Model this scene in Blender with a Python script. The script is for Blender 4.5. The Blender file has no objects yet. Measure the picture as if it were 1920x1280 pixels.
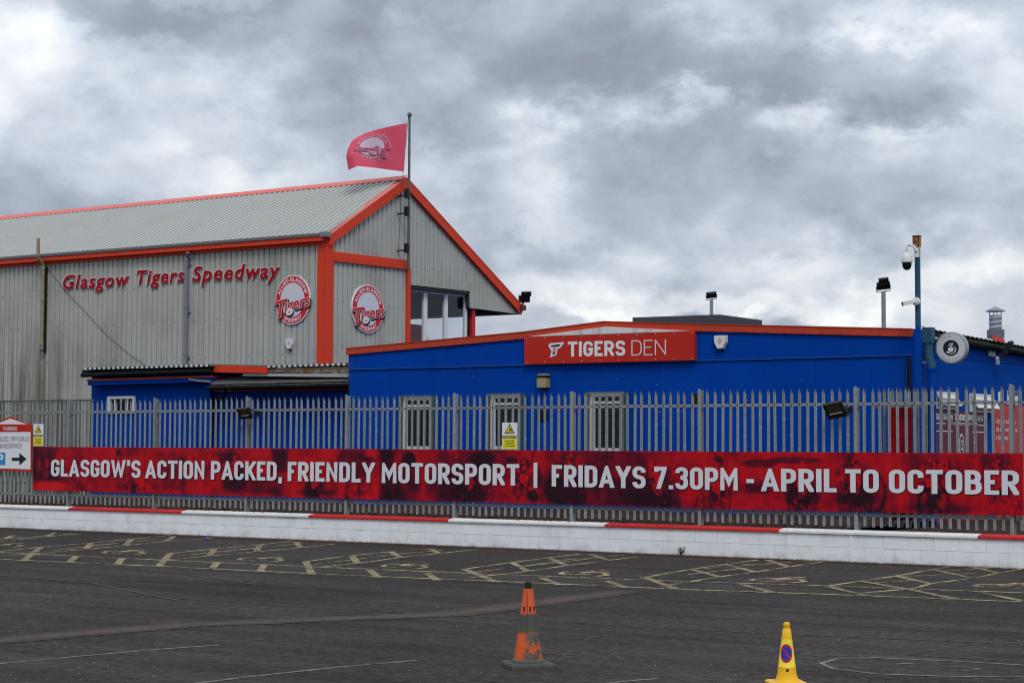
import bpy, bmesh, math, random
import numpy as np
from mathutils import Matrix, Vector
random.seed(7); rng = np.random.default_rng(5)
SC = bpy.context.scene; COL = SC.collection
PI = math.pi; R = math.radians

# ---------------------------------------------------------------- camera
FPX, YAW, PITCH, ROLL, CZ = 3465.7, .589646, .0574544, .0041537, 1.93
fw = np.array([-math.sin(YAW)*math.cos(PITCH), math.cos(YAW)*math.cos(PITCH), math.sin(PITCH)])
r0 = np.array([math.cos(YAW), math.sin(YAW), 0.]); u0_ = np.cross(r0, fw)
rt = math.cos(ROLL)*r0+math.sin(ROLL)*u0_; up = -math.sin(ROLL)*r0+math.cos(ROLL)*u0_
cam = bpy.data.cameras.new('camera'); camo = bpy.data.objects.new('camera', cam); COL.objects.link(camo)
cam.lens = FPX*36/1920; cam.sensor_width = 36; cam.clip_start = .1; cam.clip_end = 3000
camo.matrix_world = Matrix(((rt[0], up[0], -fw[0], 0), (rt[1], up[1], -fw[1], 0), (rt[2], up[2], -fw[2], CZ), (0, 0, 0, 1)))
SC.camera = camo
def ray(x, y): return fw*FPX+rt*(x-960)+up*(640-y)

# ---------------------------------------------------------------- sky, sun, exposure
W = bpy.data.worlds.new("World"); SC.world = W; W.use_nodes = True
nt = W.node_tree; nt.nodes.clear()
def N(tree, t, **k):
    n = tree.nodes.new(t)
    for a, b in k.items(): setattr(n, a, b)
    return n
SUN_AZ, SUN_EL = R(137), R(48)        # the hidden sun stands behind the camera, to its right
out = N(nt, 'ShaderNodeOutputWorld'); sky = N(nt, 'ShaderNodeTexSky', sky_type='NISHITA')
sky.sun_disc = False; sky.sun_elevation = SUN_EL; sky.sun_rotation = SUN_AZ; sky.air_density = 1; sky.dust_density = 2
bg1 = N(nt, 'ShaderNodeBackground'); bg1.inputs[1].default_value = .1
bg2 = N(nt, 'ShaderNodeBackground'); bg2.inputs[1].default_value = 1.0
mixs = N(nt, 'ShaderNodeMixShader')
L = nt.links.new
L(sky.outputs[0], bg1.inputs[0])
tc = N(nt, 'ShaderNodeTexCoord'); sep = N(nt, 'ShaderNodeSeparateXYZ'); L(tc.outputs['Generated'], sep.inputs[0])
def M(op, a, b=None, c=None, clamp=False):
    n = N(nt, 'ShaderNodeMath', operation=op, use_clamp=clamp)
    for i, s in enumerate((a, b, c)):
        if s is None: continue
        if isinstance(s, (int, float)): n.inputs[i].default_value = s
        else: L(s, n.inputs[i])
    return n.outputs[0]
def VM(op, a, b):
    n = N(nt, 'ShaderNodeVectorMath', operation=op)
    for i, s in enumerate((a, b)):
        if isinstance(s, tuple): n.inputs[i].default_value = s
        else: L(s, n.inputs[i])
    return n.outputs['Value'] if op == 'LENGTH' else n.outputs[0]
def wnoise(vec, scale, detail, rough, dist=0):
    n = N(nt, 'ShaderNodeTexNoise'); n.inputs['Scale'].default_value = scale; n.inputs['Detail'].default_value = detail
    n.inputs['Roughness'].default_value = rough; n.inputs['Distortion'].default_value = dist
    L(vec, n.inputs['Vector']); return n
az = M('ARCTAN2', M('MULTIPLY', sep.outputs[0], -1.), sep.outputs[1]); el = M('ARCSINE', sep.outputs[2])
comb = N(nt, 'ShaderNodeCombineXYZ'); L(az, comb.inputs[0]); L(el, comb.inputs[1])
sv = VM('MULTIPLY', tc.outputs['Generated'], (1, 1, 1.55))
warp = wnoise(sv, 9, 8, .62)
w2 = VM('MULTIPLY', VM('SUBTRACT', warp.outputs['Color'], (.5, .5, .5)), (.15, .115, 0))
P2 = VM('ADD', comb.outputs[0], w2)
def puffs(scale, detail, rough, smooth):
    n = N(nt, 'ShaderNodeTexVoronoi', feature='F1'); n.inputs['Scale'].default_value = scale; n.inputs['Detail'].default_value = detail
    n.inputs['Roughness'].default_value = rough; pass
    wv = VM('ADD', sv, VM('MULTIPLY', VM('SUBTRACT', warp.outputs['Color'], (.5, .5, .5)), (.10, .10, .10))); L(wv, n.inputs['Vector']); return n.outputs['Distance']
tot = None
def blob(px, py, sx, sy, amp):
    global tot
    d = ray(px, py); d = d/np.linalg.norm(d)
    a0 = math.atan2(-d[0], d[1]); e0 = math.asin(d[2])
    q = VM('SUBTRACT', P2, (a0, e0, 0)); q = VM('MULTIPLY', q, (FPX/sx, FPX/sy, 0)); ln = VM('LENGTH', q, (0, 0, 0))
    m = N(nt, 'ShaderNodeMapRange', interpolation_type='SMOOTHERSTEP'); L(ln, m.inputs[0])
    m.inputs[1].default_value = 0.15; m.inputs[2].default_value = 1.25; m.inputs[3].default_value = amp*(.8 if amp < 0 else .9); m.inputs[4].default_value = 0
    tot = m.outputs[0] if tot is None else M('ADD', tot, m.outputs[0])
for b in [(1450, 500, 420, 110, .12), (1000, 40, 560, 170, -.44), (1230, 140, 260, 80, -.22), (1560, 150, 260, 90, -.34), (1690, 205, 170, 60, -.30), (640, 120, 300, 90, -.26), (300, 30, 320, 60, -.34),
          (800, 215, 170, 50, -.18), (1180, 300, 130, 55, -.14), (1300, 400, 220, 60, -.06), (1060, 460, 120, 40, -.14), (1810, 90, 130, 50, -.12), (520, 235, 200, 60, -.10),
          (1880, 450, 150, 60, -.08), (1380, 20, 80, 50, .12), (1640, 50, 200, 40, .14), (1500, 420, 150, 50, -.05),
          (30, 150, 170, 110, .16), (180, 180, 130, 50, .05), (920, 215, 80, 70, .20), (1310, 200, 70, 28, .26), (1480, 228, 90, 45, .28), (1640, 262, 200, 28, .12), (1000, 200, 60, 60, .16),
          (975, 320, 70, 80, .14), (1100, 560, 260, 60, .30), (1400, 560, 260, 60, .34), (1720, 560, 260, 60, .26), (1580, 470, 200, 50, .10), (1800, 300, 150, 60, .02), (250, 300, 420, 110, .10), (800, 420, 200, 90, .10), (1400, 470, 160, 40, .10),
          (1120, 590, 150, 26, .2), (1600, 598, 70, 26, .26), (1400, 580, 60, 26, .2)]:
    blob(*b)
n1 = wnoise(sv, 8, 9, .58, .1); n2 = wnoise(sv, 30, 8, .62, .1); n3 = wnoise(sv, 2.6, 4, .5)
pf1 = puffs(8, 2, .5, .45)
v = M('MULTIPLY_ADD', M('SUBTRACT', n1.outputs[0], .5), .62, .62)
v = M('MULTIPLY_ADD', M('SUBTRACT', n2.outputs[0], .5), .36, v)
v = M('MULTIPLY_ADD', M('SUBTRACT', n3.outputs[0], .5), .22, v)
v = M('MULTIPLY_ADD', M('SUBTRACT', .62, pf1), .55, v)
v = M('ADD', v, tot)
ramp = N(nt, 'ShaderNodeValToRGB'); L(v, ramp.inputs[0]); cr = ramp.color_ramp
cr.elements[0].position = .0; cr.elements[0].color = (.23, .25, .305, 1)
cr.elements[1].position = 1.0; cr.elements[1].color = (1., 1., .985, 1)
for p_, c_ in [(.12, (.255, .295, .365)), (.4, (.39, .435, .515)), (.6, (.55, .595, .66)), (.8, (.745, .77, .80))]:
    e = cr.elements.new(p_); e.color = (*c_, 1)
# overcast skies are brighter towards the zenith (CIE overcast law)
zen = M('MULTIPLY_ADD', M('MAXIMUM', sep.outputs[2], 0.), 1.2, 1.05)
cl = N(nt, 'ShaderNodeVectorMath', operation='SCALE'); L(ramp.outputs[0], cl.inputs[0]); L(zen, cl.inputs['Scale'])
L(cl.outputs[0], bg2.inputs[0]); mixs.inputs[0].default_value = .95
L(bg1.outputs[0], mixs.inputs[1]); L(bg2.outputs[0], mixs.inputs[2]); L(mixs.outputs[0], out.inputs[0])
sl = bpy.data.lights.new('sun', 'SUN'); sl.energy = 1.5; sl.angle = R(22); sl.color = (1, .97, .92)
so = bpy.data.objects.new('sun', sl); COL.objects.link(so)
sd = Vector((math.sin(SUN_AZ)*math.cos(SUN_EL), math.cos(SUN_AZ)*math.cos(SUN_EL), math.sin(SUN_EL)))
so.rotation_euler = sd.to_track_quat('Z', 'Y').to_euler(); so.location = (0, -20, 30)
vs = SC.view_settings; vs.view_transform = 'Standard'; vs.look = 'None'; vs.exposure = 0; vs.gamma = 1; vs.use_curve_mapping = False
SC.cycles.pixel_filter_type = 'BLACKMAN_HARRIS'; SC.cycles.filter_width = 1.15; SC.cycles.max_bounces = 6; SC.cycles.transparent_max_bounces = 12

# ---------------------------------------------------------------- mesh helpers
class MB:
    def __init__(s): s.v = []; s.f = []; s.m = []
    def add(s, vs_, fs, m=0):
        b = len(s.v); s.v += [tuple(map(float, x)) for x in vs_]
        for f in fs: s.f.append(tuple(b+i for i in f)); s.m.append(m)
        return s
    def prism(s, front, vec, m=0, side=None):
        n = len(front); v = np.array(vec); bk = [np.array(q)+v for q in front]
        s.add(list(front)+bk, [tuple(range(n)), tuple(range(2*n-1, n-1, -1))], m)
        s.add(list(front)+bk, [(i, i+n, (i+1) % n+n, (i+1) % n) for i in range(n)], m if side is None else side)
        return s
    def box(s, x0, x1, y0, y1, z0, z1, m=0):
        s.add([(x0, y0, z0), (x1, y0, z0), (x1, y1, z0), (x0, y1, z0), (x0, y0, z1), (x1, y0, z1), (x1, y1, z1), (x0, y1, z1)],
              [(0, 3, 2, 1), (4, 5, 6, 7), (0, 1, 5, 4), (1, 2, 6, 5), (2, 3, 7, 6), (3, 0, 4, 7)], m); return s
    def obox(s, c, ax, ay, az_, hx, hy, hz, m=0):
        c, ax, ay, az_ = map(np.array, (c, ax, ay, az_)); P = []
        for k in (-1, 1):
            for (i, j) in ((-1, -1), (1, -1), (1, 1), (-1, 1)): P.append(c+ax*hx*i+ay*hy*j+az_*hz*k)
        s.add(P, [(0, 3, 2, 1), (4, 5, 6, 7), (0, 1, 5, 4), (1, 2, 6, 5), (2, 3, 7, 6), (3, 0, 4, 7)], m); return s
    def tube(s, path, r, n=10, m=0):
        path = [np.array(q, float) for q in path]; rings = []
        rr = r if hasattr(r, '__len__') else [r]*len(path)
        for i, q in enumerate(path):
            a = path[max(i-1, 0)]; b = path[min(i+1, len(path)-1)]; d = b-a; d = d/(np.linalg.norm(d)+1e-9)
            h = np.array((0, 0, 1.)) if abs(d[2]) < .9 else np.array((1., 0, 0))
            e1 = np.cross(h, d); e1 /= np.linalg.norm(e1); e2 = np.cross(d, e1)
            rings.append([q+rr[i]*(math.cos(2*PI*k/n)*e1+math.sin(2*PI*k/n)*e2) for k in range(n)])
        V = [x for g in rings for x in g]; F = []
        for i in range(len(path)-1):
            for k in range(n):
                a = i*n+k; b = i*n+(k+1) % n; F.append((a, b, b+n, a+n))
        F.append(tuple(range(n-1, -1, -1))); F.append(tuple((len(path)-1)*n+k for k in range(n)))
        s.add(V, F, m); return s
    def lathe(s, prof, c, n=24, m=0, ax=(0, 0, 1), ph=0):
        ax = np.array(ax, float); ax /= np.linalg.norm(ax)
        h = np.array((0, 0, 1.)) if abs(ax[2]) < .9 else np.array((1., 0, 0))
        e1 = np.cross(h, ax); e1 /= np.linalg.norm(e1); e2 = np.cross(ax, e1); c = np.array(c, float)
        V = []; F = []; Mi = []
        for q in prof:
            for k in range(n):
                a = 2*PI*k/n+ph; V.append(c+ax*q[1]+q[0]*(math.cos(a)*e1+math.sin(a)*e2))
        for i in range(len(prof)-1):
            mm = prof[i][2] if len(prof[i]) > 2 else m
            for k in range(n):
                a = i*n+k; b = i*n+(k+1) % n; F.append((a, b, b+n, a+n)); Mi.append(mm)
        F.append(tuple(range(n-1, -1, -1))); Mi.append(m); F.append(tuple((len(prof)-1)*n+k for k in range(n))); Mi.append(m)
        b = len(s.v); s.v += [tuple(x) for x in V]
        for f, mm in zip(F, Mi): s.f.append(tuple(b+i for i in f)); s.m.append(mm)
        return s
    def mesh(s, name, mats, off=(0, 0, 0), smooth=False):
        me = bpy.data.meshes.new(name); o = np.array(off)
        me.from_pydata([tuple(np.array(x)-o) for x in s.v], [], s.f)
        for m_ in (mats if isinstance(mats, (list, tuple)) else [mats]): me.materials.append(m_)
        me.polygons.foreach_set('material_index', s.m)
        if smooth:
            me.polygons.foreach_set('use_smooth', [True]*len(me.polygons))
            try: me.set_sharp_from_angle(angle=R(38))
            except Exception: pass
        me.update(); return me
def rootloc(o):
    while o.parent: o = o.parent
    return np.array(o.location)
def part(name, mb, mats, parent=None, smooth=False, label=None, kind=None):
    off = rootloc(parent) if parent else (0, 0, 0)
    o = bpy.data.objects.new(name, mb.mesh(name, mats, off, smooth)); COL.objects.link(o)
    if parent: o.parent = parent
    if label: o['label'] = label
    if kind: o['kind'] = kind
    return o
def thing(name, label, cat, loc, group=None):
    o = bpy.data.objects.new(name, None); COL.objects.link(o); o.location = tuple(map(float, loc)); o.empty_display_size = .1
    o['label'] = label; o['category'] = cat
    if group: o['group'] = group
    return o
def single(name, mb, mats, label, cat, group=None, smooth=False):
    o = part(name, mb, mats, None, smooth); o['label'] = label; o['category'] = cat
    if group: o['group'] = group
    return o
def struct(name, mb, mats, kind='structure', smooth=False):
    o = part(name, mb, mats, None, smooth); o['kind'] = kind; return o
def inst(name, me, loc, parent, rz=0):
    o = bpy.data.objects.new(name, me); COL.objects.link(o); o.parent = parent
    o.location = tuple(map(float, loc)); o.rotation_euler = (0, 0, rz); return o

class PL:                                   # a vertical plane: u along it, z up, d towards the camera side
    def __init__(s, O, U):
        s.O = np.array([O[0], O[1], 0.]); s.U = np.array([U[0], U[1], 0.]); s.U /= np.linalg.norm(s.U)
        s.N = np.cross(s.U, (0, 0, 1.))
    def w(s, u, z, d=0): return s.O+s.U*u+np.array((0, 0, z))+s.N*d
    def uv(s, px, py, d=0):
        r_ = ray(px, py); o = s.O+s.N*d-np.array((0, 0, CZ)); o[2] = 0
        t = (o@s.N)/(r_@s.N); P = r_*t; q = P-(s.O+s.N*d)
        return float(q@s.U), float(P[2]+CZ)
    def poly(s, pxs, d=0): return [s.uv(x, y, d) for x, y in pxs]
    def prism(s, mb, uvs, d0, d1, m=0, side=None):        # d1 = front
        a = sum(uvs[i][0]*uvs[(i+1) % len(uvs)][1]-uvs[(i+1) % len(uvs)][0]*uvs[i][1] for i in range(len(uvs)))
        if a < 0: uvs = uvs[::-1]
        return mb.prism([s.w(u, z, d1) for u, z in uvs], s.N*(d0-d1), m, side)
    def box(s, mb, ua, ub, za, zb, d0, d1, m=0): return s.prism(mb, [(ua, za), (ub, za), (ub, zb), (ua, zb)], d0, d1, m)
    def pbox(s, mb, pxs, d0, d1, m=0): return s.prism(mb, s.poly(pxs, d1), d0, d1, m)
def gnd(px, py, z=0.):
    r_ = ray(px, py); t = (z-CZ)/r_[2]; return np.array((r_[0]*t, r_[1]*t, z))

# ---------------------------------------------------------------- materials
def mat(name, col, rough=.6, metal=0, var=.12, vs_=3., fine=.08, fs=60., bump=0., bs=80., dirt=None, rnd=0., coat=0., streak=None, spec=.22, obj=False):
    m = bpy.data.materials.new(name); m.use_nodes = True; t = m.node_tree; b = t.nodes['Principled BSDF']
    b.inputs['Roughness'].default_value = rough; b.inputs['Metallic'].default_value = metal
    b.inputs['Specular IOR Level'].default_value = spec; b.inputs['Coat Weight'].default_value = coat
    l = t.links.new
    if obj:
        g = t.nodes.new('ShaderNodeTexCoord'); pos = g.outputs['Object']
    else:
        g = t.nodes.new('ShaderNodeNewGeometry'); pos = g.outputs['Position']
    def noise(s, det=4, r=.55, vec=None):
        n = t.nodes.new('ShaderNodeTexNoise'); n.inputs['Scale'].default_value = s; n.inputs['Detail'].default_value = det
        n.inputs['Roughness'].default_value = r; l(vec or pos, n.inputs['Vector']); return n.outputs[0]
    def mth(op, a, b2, c=None):
        n = t.nodes.new('ShaderNodeMath'); n.operation = op
        for i, s in enumerate((a, b2, c)):
            if s is None: continue
            if isinstance(s, (int, float)): n.inputs[i].default_value = s
            else: l(s, n.inputs[i])
        return n.outputs[0]
    f = mth('MULTIPLY_ADD', noise(vs_), 2*var, 1-var)
    f = mth('MULTIPLY', f, mth('MULTIPLY_ADD', noise(fs, 3, .6), 2*fine, 1-fine))
    if rnd:
        oi = t.nodes.new('ShaderNodeObjectInfo'); f = mth('MULTIPLY', f, mth('MULTIPLY_ADD', oi.outputs['Random'], 2*rnd, 1-rnd))
    sc = t.nodes.new('ShaderNodeVectorMath'); sc.operation = 'SCALE'; sc.inputs[0].default_value = col[:3]; l(f, sc.inputs['Scale'])
    c = sc.outputs[0]
    def mixin(c, fac, col2):
        mx = t.nodes.new('ShaderNodeMix'); mx.data_type = 'RGBA'; l(fac, mx.inputs[0]); l(c, mx.inputs[6]); mx.inputs[7].default_value = (*col2, 1)
        return mx.outputs[2]
    def rmap(x, a, b2, hi=1.):
        n = t.nodes.new('ShaderNodeMapRange'); l(x, n.inputs[0]); n.inputs[1].default_value = a; n.inputs[2].default_value = b2; n.inputs[4].default_value = hi
        return n.outputs[0]
    for dd in (dirt or []):      # (colour, lo, hi, scale, max)
        c = mixin(c, rmap(noise(dd[3], 6, .65), dd[1], dd[2], dd[4]), dd[0])
    for st in (streak or []):     # vertical runs: (colour, lo, hi, scale, max)
        vm = t.nodes.new('ShaderNodeVectorMath'); vm.operation = 'MULTIPLY'; vm.inputs[1].default_value = (1, 1, .06); l(pos, vm.inputs[0])
        c = mixin(c, rmap(noise(st[3], 6, .65, vm.outputs[0]), st[1], st[2], st[4]), st[0])
    l(c, b.inputs['Base Color'])
    rv = mth('MULTIPLY_ADD', noise(vs_*3), .2, rough-.1); l(rv, b.inputs['Roughness'])
    if bump:
        bp = t.nodes.new('ShaderNodeBump'); bp.inputs['Strength'].default_value = bump; bp.inputs['Distance'].default_value = .01
        l(noise(bs, 4, .6), bp.inputs['Height']); l(bp.outputs[0], b.inputs['Normal'])
    return m
def printmat(name, rough=.4):
    m = bpy.data.materials.new(name); m.use_nodes = True; t = m.node_tree; b = t.nodes['Principled BSDF']
    a = t.nodes.new('ShaderNodeAttribute'); a.attribute_name = 'print'; b.inputs['Roughness'].default_value = rough
    b.inputs['Specular IOR Level'].default_value = .12
    n = t.nodes.new('ShaderNodeTexNoise'); n.inputs['Scale'].default_value = 3; n.inputs['Detail'].default_value = 6
    g = t.nodes.new('ShaderNodeNewGeometry'); t.links.new(g.outputs['Position'], n.inputs['Vector'])
    q = t.nodes.new('ShaderNodeMath'); q.operation = 'MULTIPLY_ADD'; q.inputs[1].default_value = .24; q.inputs[2].default_value = .88; t.links.new(n.outputs[0], q.inputs[0])
    s = t.nodes.new('ShaderNodeVectorMath'); s.operation = 'SCALE'; t.links.new(a.outputs['Color'], s.inputs[0]); t.links.new(q.outputs[0], s.inputs['Scale'])
    t.links.new(s.outputs[0], b.inputs['Base Color']); return m
GRIME = (.06, .055, .045)
m_clad = mat('grey_cladding', (.375, .38, .35), .5, 0, .07, .8, .05, 40, .15, 6, dirt=[((.19, .19, .165), .48, .75, .5, .5)], streak=[((.17, .17, .145), .52, .8, 1.6, .4)])
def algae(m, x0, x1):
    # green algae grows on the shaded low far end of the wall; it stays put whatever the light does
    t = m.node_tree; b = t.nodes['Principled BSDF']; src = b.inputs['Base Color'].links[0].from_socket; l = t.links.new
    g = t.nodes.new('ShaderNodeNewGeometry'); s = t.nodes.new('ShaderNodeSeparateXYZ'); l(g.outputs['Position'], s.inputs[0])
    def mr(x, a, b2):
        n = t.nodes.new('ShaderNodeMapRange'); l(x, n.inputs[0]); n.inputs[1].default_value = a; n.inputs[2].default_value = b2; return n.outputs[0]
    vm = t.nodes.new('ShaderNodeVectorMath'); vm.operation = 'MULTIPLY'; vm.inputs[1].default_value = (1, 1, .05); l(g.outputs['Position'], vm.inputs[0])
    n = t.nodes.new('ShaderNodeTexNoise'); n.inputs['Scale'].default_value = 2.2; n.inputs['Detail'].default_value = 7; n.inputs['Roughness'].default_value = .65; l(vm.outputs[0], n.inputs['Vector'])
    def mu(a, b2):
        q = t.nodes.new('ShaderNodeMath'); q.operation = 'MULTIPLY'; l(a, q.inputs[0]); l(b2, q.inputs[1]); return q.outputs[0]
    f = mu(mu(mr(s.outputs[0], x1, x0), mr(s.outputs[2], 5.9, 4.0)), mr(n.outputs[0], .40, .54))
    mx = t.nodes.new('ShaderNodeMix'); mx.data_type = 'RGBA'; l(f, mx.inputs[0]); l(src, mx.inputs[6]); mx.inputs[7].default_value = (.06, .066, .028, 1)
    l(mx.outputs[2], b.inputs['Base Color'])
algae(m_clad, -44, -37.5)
m_roof = mat('roof_sheeting', (.365, .37, .35), .5, 0, .06, 1., .05, 30, .1, 8, dirt=[((.3, .29, .25), .52, .8, 1.1, .4)])
m_trim = mat('orange_red_trim', (.60, .040, .010), .45, 0, .07, 2, .04, dirt=[((.3, .03, .012), .5, .8, 2, .4)])
m_trimtop = mat('light_red_flashing', (.62, .13, .10), .5, 0, .06, 2, .04)  # lighter red for the verge and ridge caps
m_gutter = mat('grey_gutter', (.12, .13, .14), .5, 0, .1, 2)
m_blue = mat('blue_paint', (.0010, .045, .31), .6, 0, .12, .6, .06, 30, .06, 12, rnd=.05, dirt=[((.002, .030, .20), .5, .75, .7, .5)], streak=[((.006, .045, .19), .52, .72, 2.5, .45), ((.02, .07, .30), .62, .7, 5, .25)], spec=.02)
m_blue2 = mat('blue_paint_faded', (.0010, .048, .30), .6, 0, .08, .9, .04, spec=.01)
m_fascia = mat('red_fascia', (.44, .045, .018), .5, 0, .07, 1.5, .04, dirt=[((.22, .03, .015), .5, .75, 1.5, .5)])
m_signred = mat('sign_red', (.42, .016, .007), .35, 0, .05, 2, .03)
m_signwhite = mat('sign_white', (.66, .67, .70), .4, 0, .05, 2, .03)
m_lipwhite = mat('weathered_white_panel', (.6, .6, .6), .5, 0, .06, 3, .04, streak=[((.22, .2, .15), .5, .75, 4, .6)])
m_letter = mat('banner_letter_white', (.6, .61, .64), .5, 0, .06, 2.5, .05, 50, dirt=[((.36, .35, .35), .55, .8, 5, .35)])
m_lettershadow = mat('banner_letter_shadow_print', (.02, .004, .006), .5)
m_bright = mat('bright_red', (.52, .012, .02), .4, 0, .04)
m_deepred = mat('deep_red_letter', (.30, .003, .010), .5, 0, .05, spec=.1)
m_black = mat('black_plastic', (.012, .012, .013), .45, 0, .1, 5)
m_blackgut = mat('black_gutter', (.007, .010, .010), .6, 0, .2, 4, dirt=[((.035, .03, .02), .55, .75, 3, .6)], spec=.08)
m_galv = mat('galvanised_steel', (.205, .22, .225), .6, .0, .16, 5, .22, 90, .1, 60, rnd=.13, dirt=[((.45, .46, .46), .6, .68, 20, .8), ((.13, .13, .125), .56, .75, 6, .5)])
m_galv2 = mat('old_galvanised_steel', (.105, .11, .108), .65, .0, .2, 5, .2, 90, rnd=.18, dirt=[((.3, .3, .3), .6, .7, 20, .5), ((.08, .085, .07), .5, .7, 4, .6)])
m_bolt = mat('dark_bolt', (.04, .04, .04), .5)
m_block = mat('white_painted_block', (.76, .77, .79), .6, 0, .05, 1.2, .05, 60, .35, 70, rnd=.035,
              dirt=[((.45, .45, .44), .55, .8, 2.5, .5)], streak=[((.42, .42, .4), .55, .8, 3, .4)])
def splash(m, z0, z1, col, lo, hi, sc, amt):
    # splashed dirt and algae low on a wall: a stain that belongs to the paint
    t = m.node_tree; b = t.nodes['Principled BSDF']; src = b.inputs['Base Color'].links[0].from_socket; l = t.links.new
    g = t.nodes.new('ShaderNodeNewGeometry'); s_ = t.nodes.new('ShaderNodeSeparateXYZ'); l(g.outputs['Position'], s_.inputs[0])
    n = t.nodes.new('ShaderNodeTexNoise'); n.inputs['Scale'].default_value = sc; n.inputs['Detail'].default_value = 8; n.inputs['Roughness'].default_value = .7; l(g.outputs['Position'], n.inputs['Vector'])
    a = t.nodes.new('ShaderNodeMapRange'); l(s_.outputs[2], a.inputs[0]); a.inputs[1].default_value = z1; a.inputs[2].default_value = z0
    c = t.nodes.new('ShaderNodeMapRange'); l(n.outputs[0], c.inputs[0]); c.inputs[1].default_value = lo; c.inputs[2].default_value = hi; c.inputs[4].default_value = amt
    q = t.nodes.new('ShaderNodeMath'); q.operation = 'MULTIPLY'; l(a.outputs[0], q.inputs[0]); l(c.outputs[0], q.inputs[1])
    mx = t.nodes.new('ShaderNodeMix'); mx.data_type = 'RGBA'; l(q.outputs[0], mx.inputs[0]); l(src, mx.inputs[6]); mx.inputs[7].default_value = (*col, 1); l(mx.outputs[2], b.inputs['Base Color'])
splash(m_block, 0., .16, (.24, .23, .20), .42, .64, 5., .55); splash(m_block, .30, .55, (.40, .39, .36), .56, .70, 3.5, .4); splash(m_block, 0., .035, (.10, .075, .05), .35, .5, 9., .8)
m_mortar = mat('white_painted_mortar', (.72, .73, .75), .8, 0, .12, 4, .1, 80, .5, 60)
m_copw = mat('white_coping_paint', (.70, .69, .66), .6, 0, .06, 3, .06, 60, .3, 60, rnd=.04, dirt=[((.3, .26, .2), .6, .78, 5, .6)])
m_copr = mat('red_coping_paint', (.50, .022, .02), .55, 0, .08, 3, .06, 60, .3, 60, rnd=.08, dirt=[((.2, .03, .02), .58, .78, 6, .6)])
m_soil = mat('bark_mulch', (.030, .018, .012), .9, 0, .3, 3, .5, 45, 1, 30, dirt=[((.07, .042, .028), .55, .65, 25, .6), ((.03, .05, .015), .66, .72, 2, .7)])
m_chip = mat('bark_chip', (.10, .045, .025), .9, 0, .3, 6, .3, 40)
m_leaf = mat('dry_leaf', (.11, .045, .02), .8, 0, .3, 8, .3)
m_concrete = mat('grey_concrete', (.25, .25, .24), .8, 0, .12, 2, .1, 60, .3, 50)
m_glassdark = mat('dark_glass', (.006, .008, .012), .12, 0, .05, 1, spec=.15)
m_upvc = mat('white_upvc', (.62, .63, .65), .4, 0, .05)
m_timber = mat('rotten_timber', (.27, .22, .165), .85, 0, .35, 5, .25, 40, .6, 30, dirt=[((.05, .045, .035), .5, .62, 9, .8)])
m_newtimber = mat('varnished_timber', (.33, .14, .035), .5, 0, .25, 12, .2, 60)
m_teal = mat('weathered_teal_paint', (.015, .075, .13), .5, 0, .12, 2, .06, streak=[((.10, .08, .06), .6, .75, 6, .5)])
m_pipegrey = mat('grey_pipe', (.17, .18, .22), .4, 0, .08, 3)
m_pipebeige = mat('beige_stained_pipe', (.27, .225, .13), .6, 0, .2, 4, .1, dirt=[((.12, .1, .05), .5, .7, 6, .6)])
m_whitepl = mat('white_plastic', (.62, .62, .61), .35, 0, .05)
m_cream = mat('aged_cream_lamp', (.30, .25, .14), .45, 0, .2, 7)
m_yellow = mat('sign_yellow', (.72, .62, .02), .4, 0, .05)
m_bluesign = mat('sign_blue', (.03, .22, .48), .4, 0, .05)
m_chrome = mat('spiral_duct_metal', (.22, .23, .24), .45, .3, .2, 8)
m_felt = mat('dark_grey_felt', (.055, .058, .065), .8, 0, .2, 2, .1)
m_maroon = mat('maroon_panel', (.13, .008, .015), .4)
m_logogrey = mat('logo_grey_disc', (.55, .56, .62), .4, 0, .05)
m_inkblack = mat('ink_black', (.012, .012, .016), .45)
m_sgrey = mat('faint_grey_print', (.36, .40, .42), .4, 0, .05)
m_signgrey = mat('sign_face_grey_white', (.52, .54, .58), .35, 0, .05)
m_flag = mat('red_flag_cloth', (.60, .075, .125), .8, 0, .06, 4)
m_print = printmat('printed_panel')
m_int = mat('dark_soffit', (.03, .032, .036), .8, 0, .1)
# clear glazing
m_glass = bpy.data.materials.new('clear_glass'); m_glass.use_nodes = True; _t = m_glass.node_tree; _t.nodes.clear()
_o = N(_t, 'ShaderNodeOutputMaterial'); _m = N(_t, 'ShaderNodeMixShader'); _tr = N(_t, 'ShaderNodeBsdfTransparent'); _gl = N(_t, 'ShaderNodeBsdfGlossy')
_tr.inputs[0].default_value = (.95, .96, .97, 1); _gl.inputs['Roughness'].default_value = .02
_fr = N(_t, 'ShaderNodeFresnel'); _fr.inputs[0].default_value = 1.5
_m.inputs[0].default_value = .05; _t.links.new(_tr.outputs[0], _m.inputs[1]); _t.links.new(_gl.outputs[0], _m.inputs[2]); _t.links.new(_m.outputs[0], _o.inputs[0])

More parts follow.
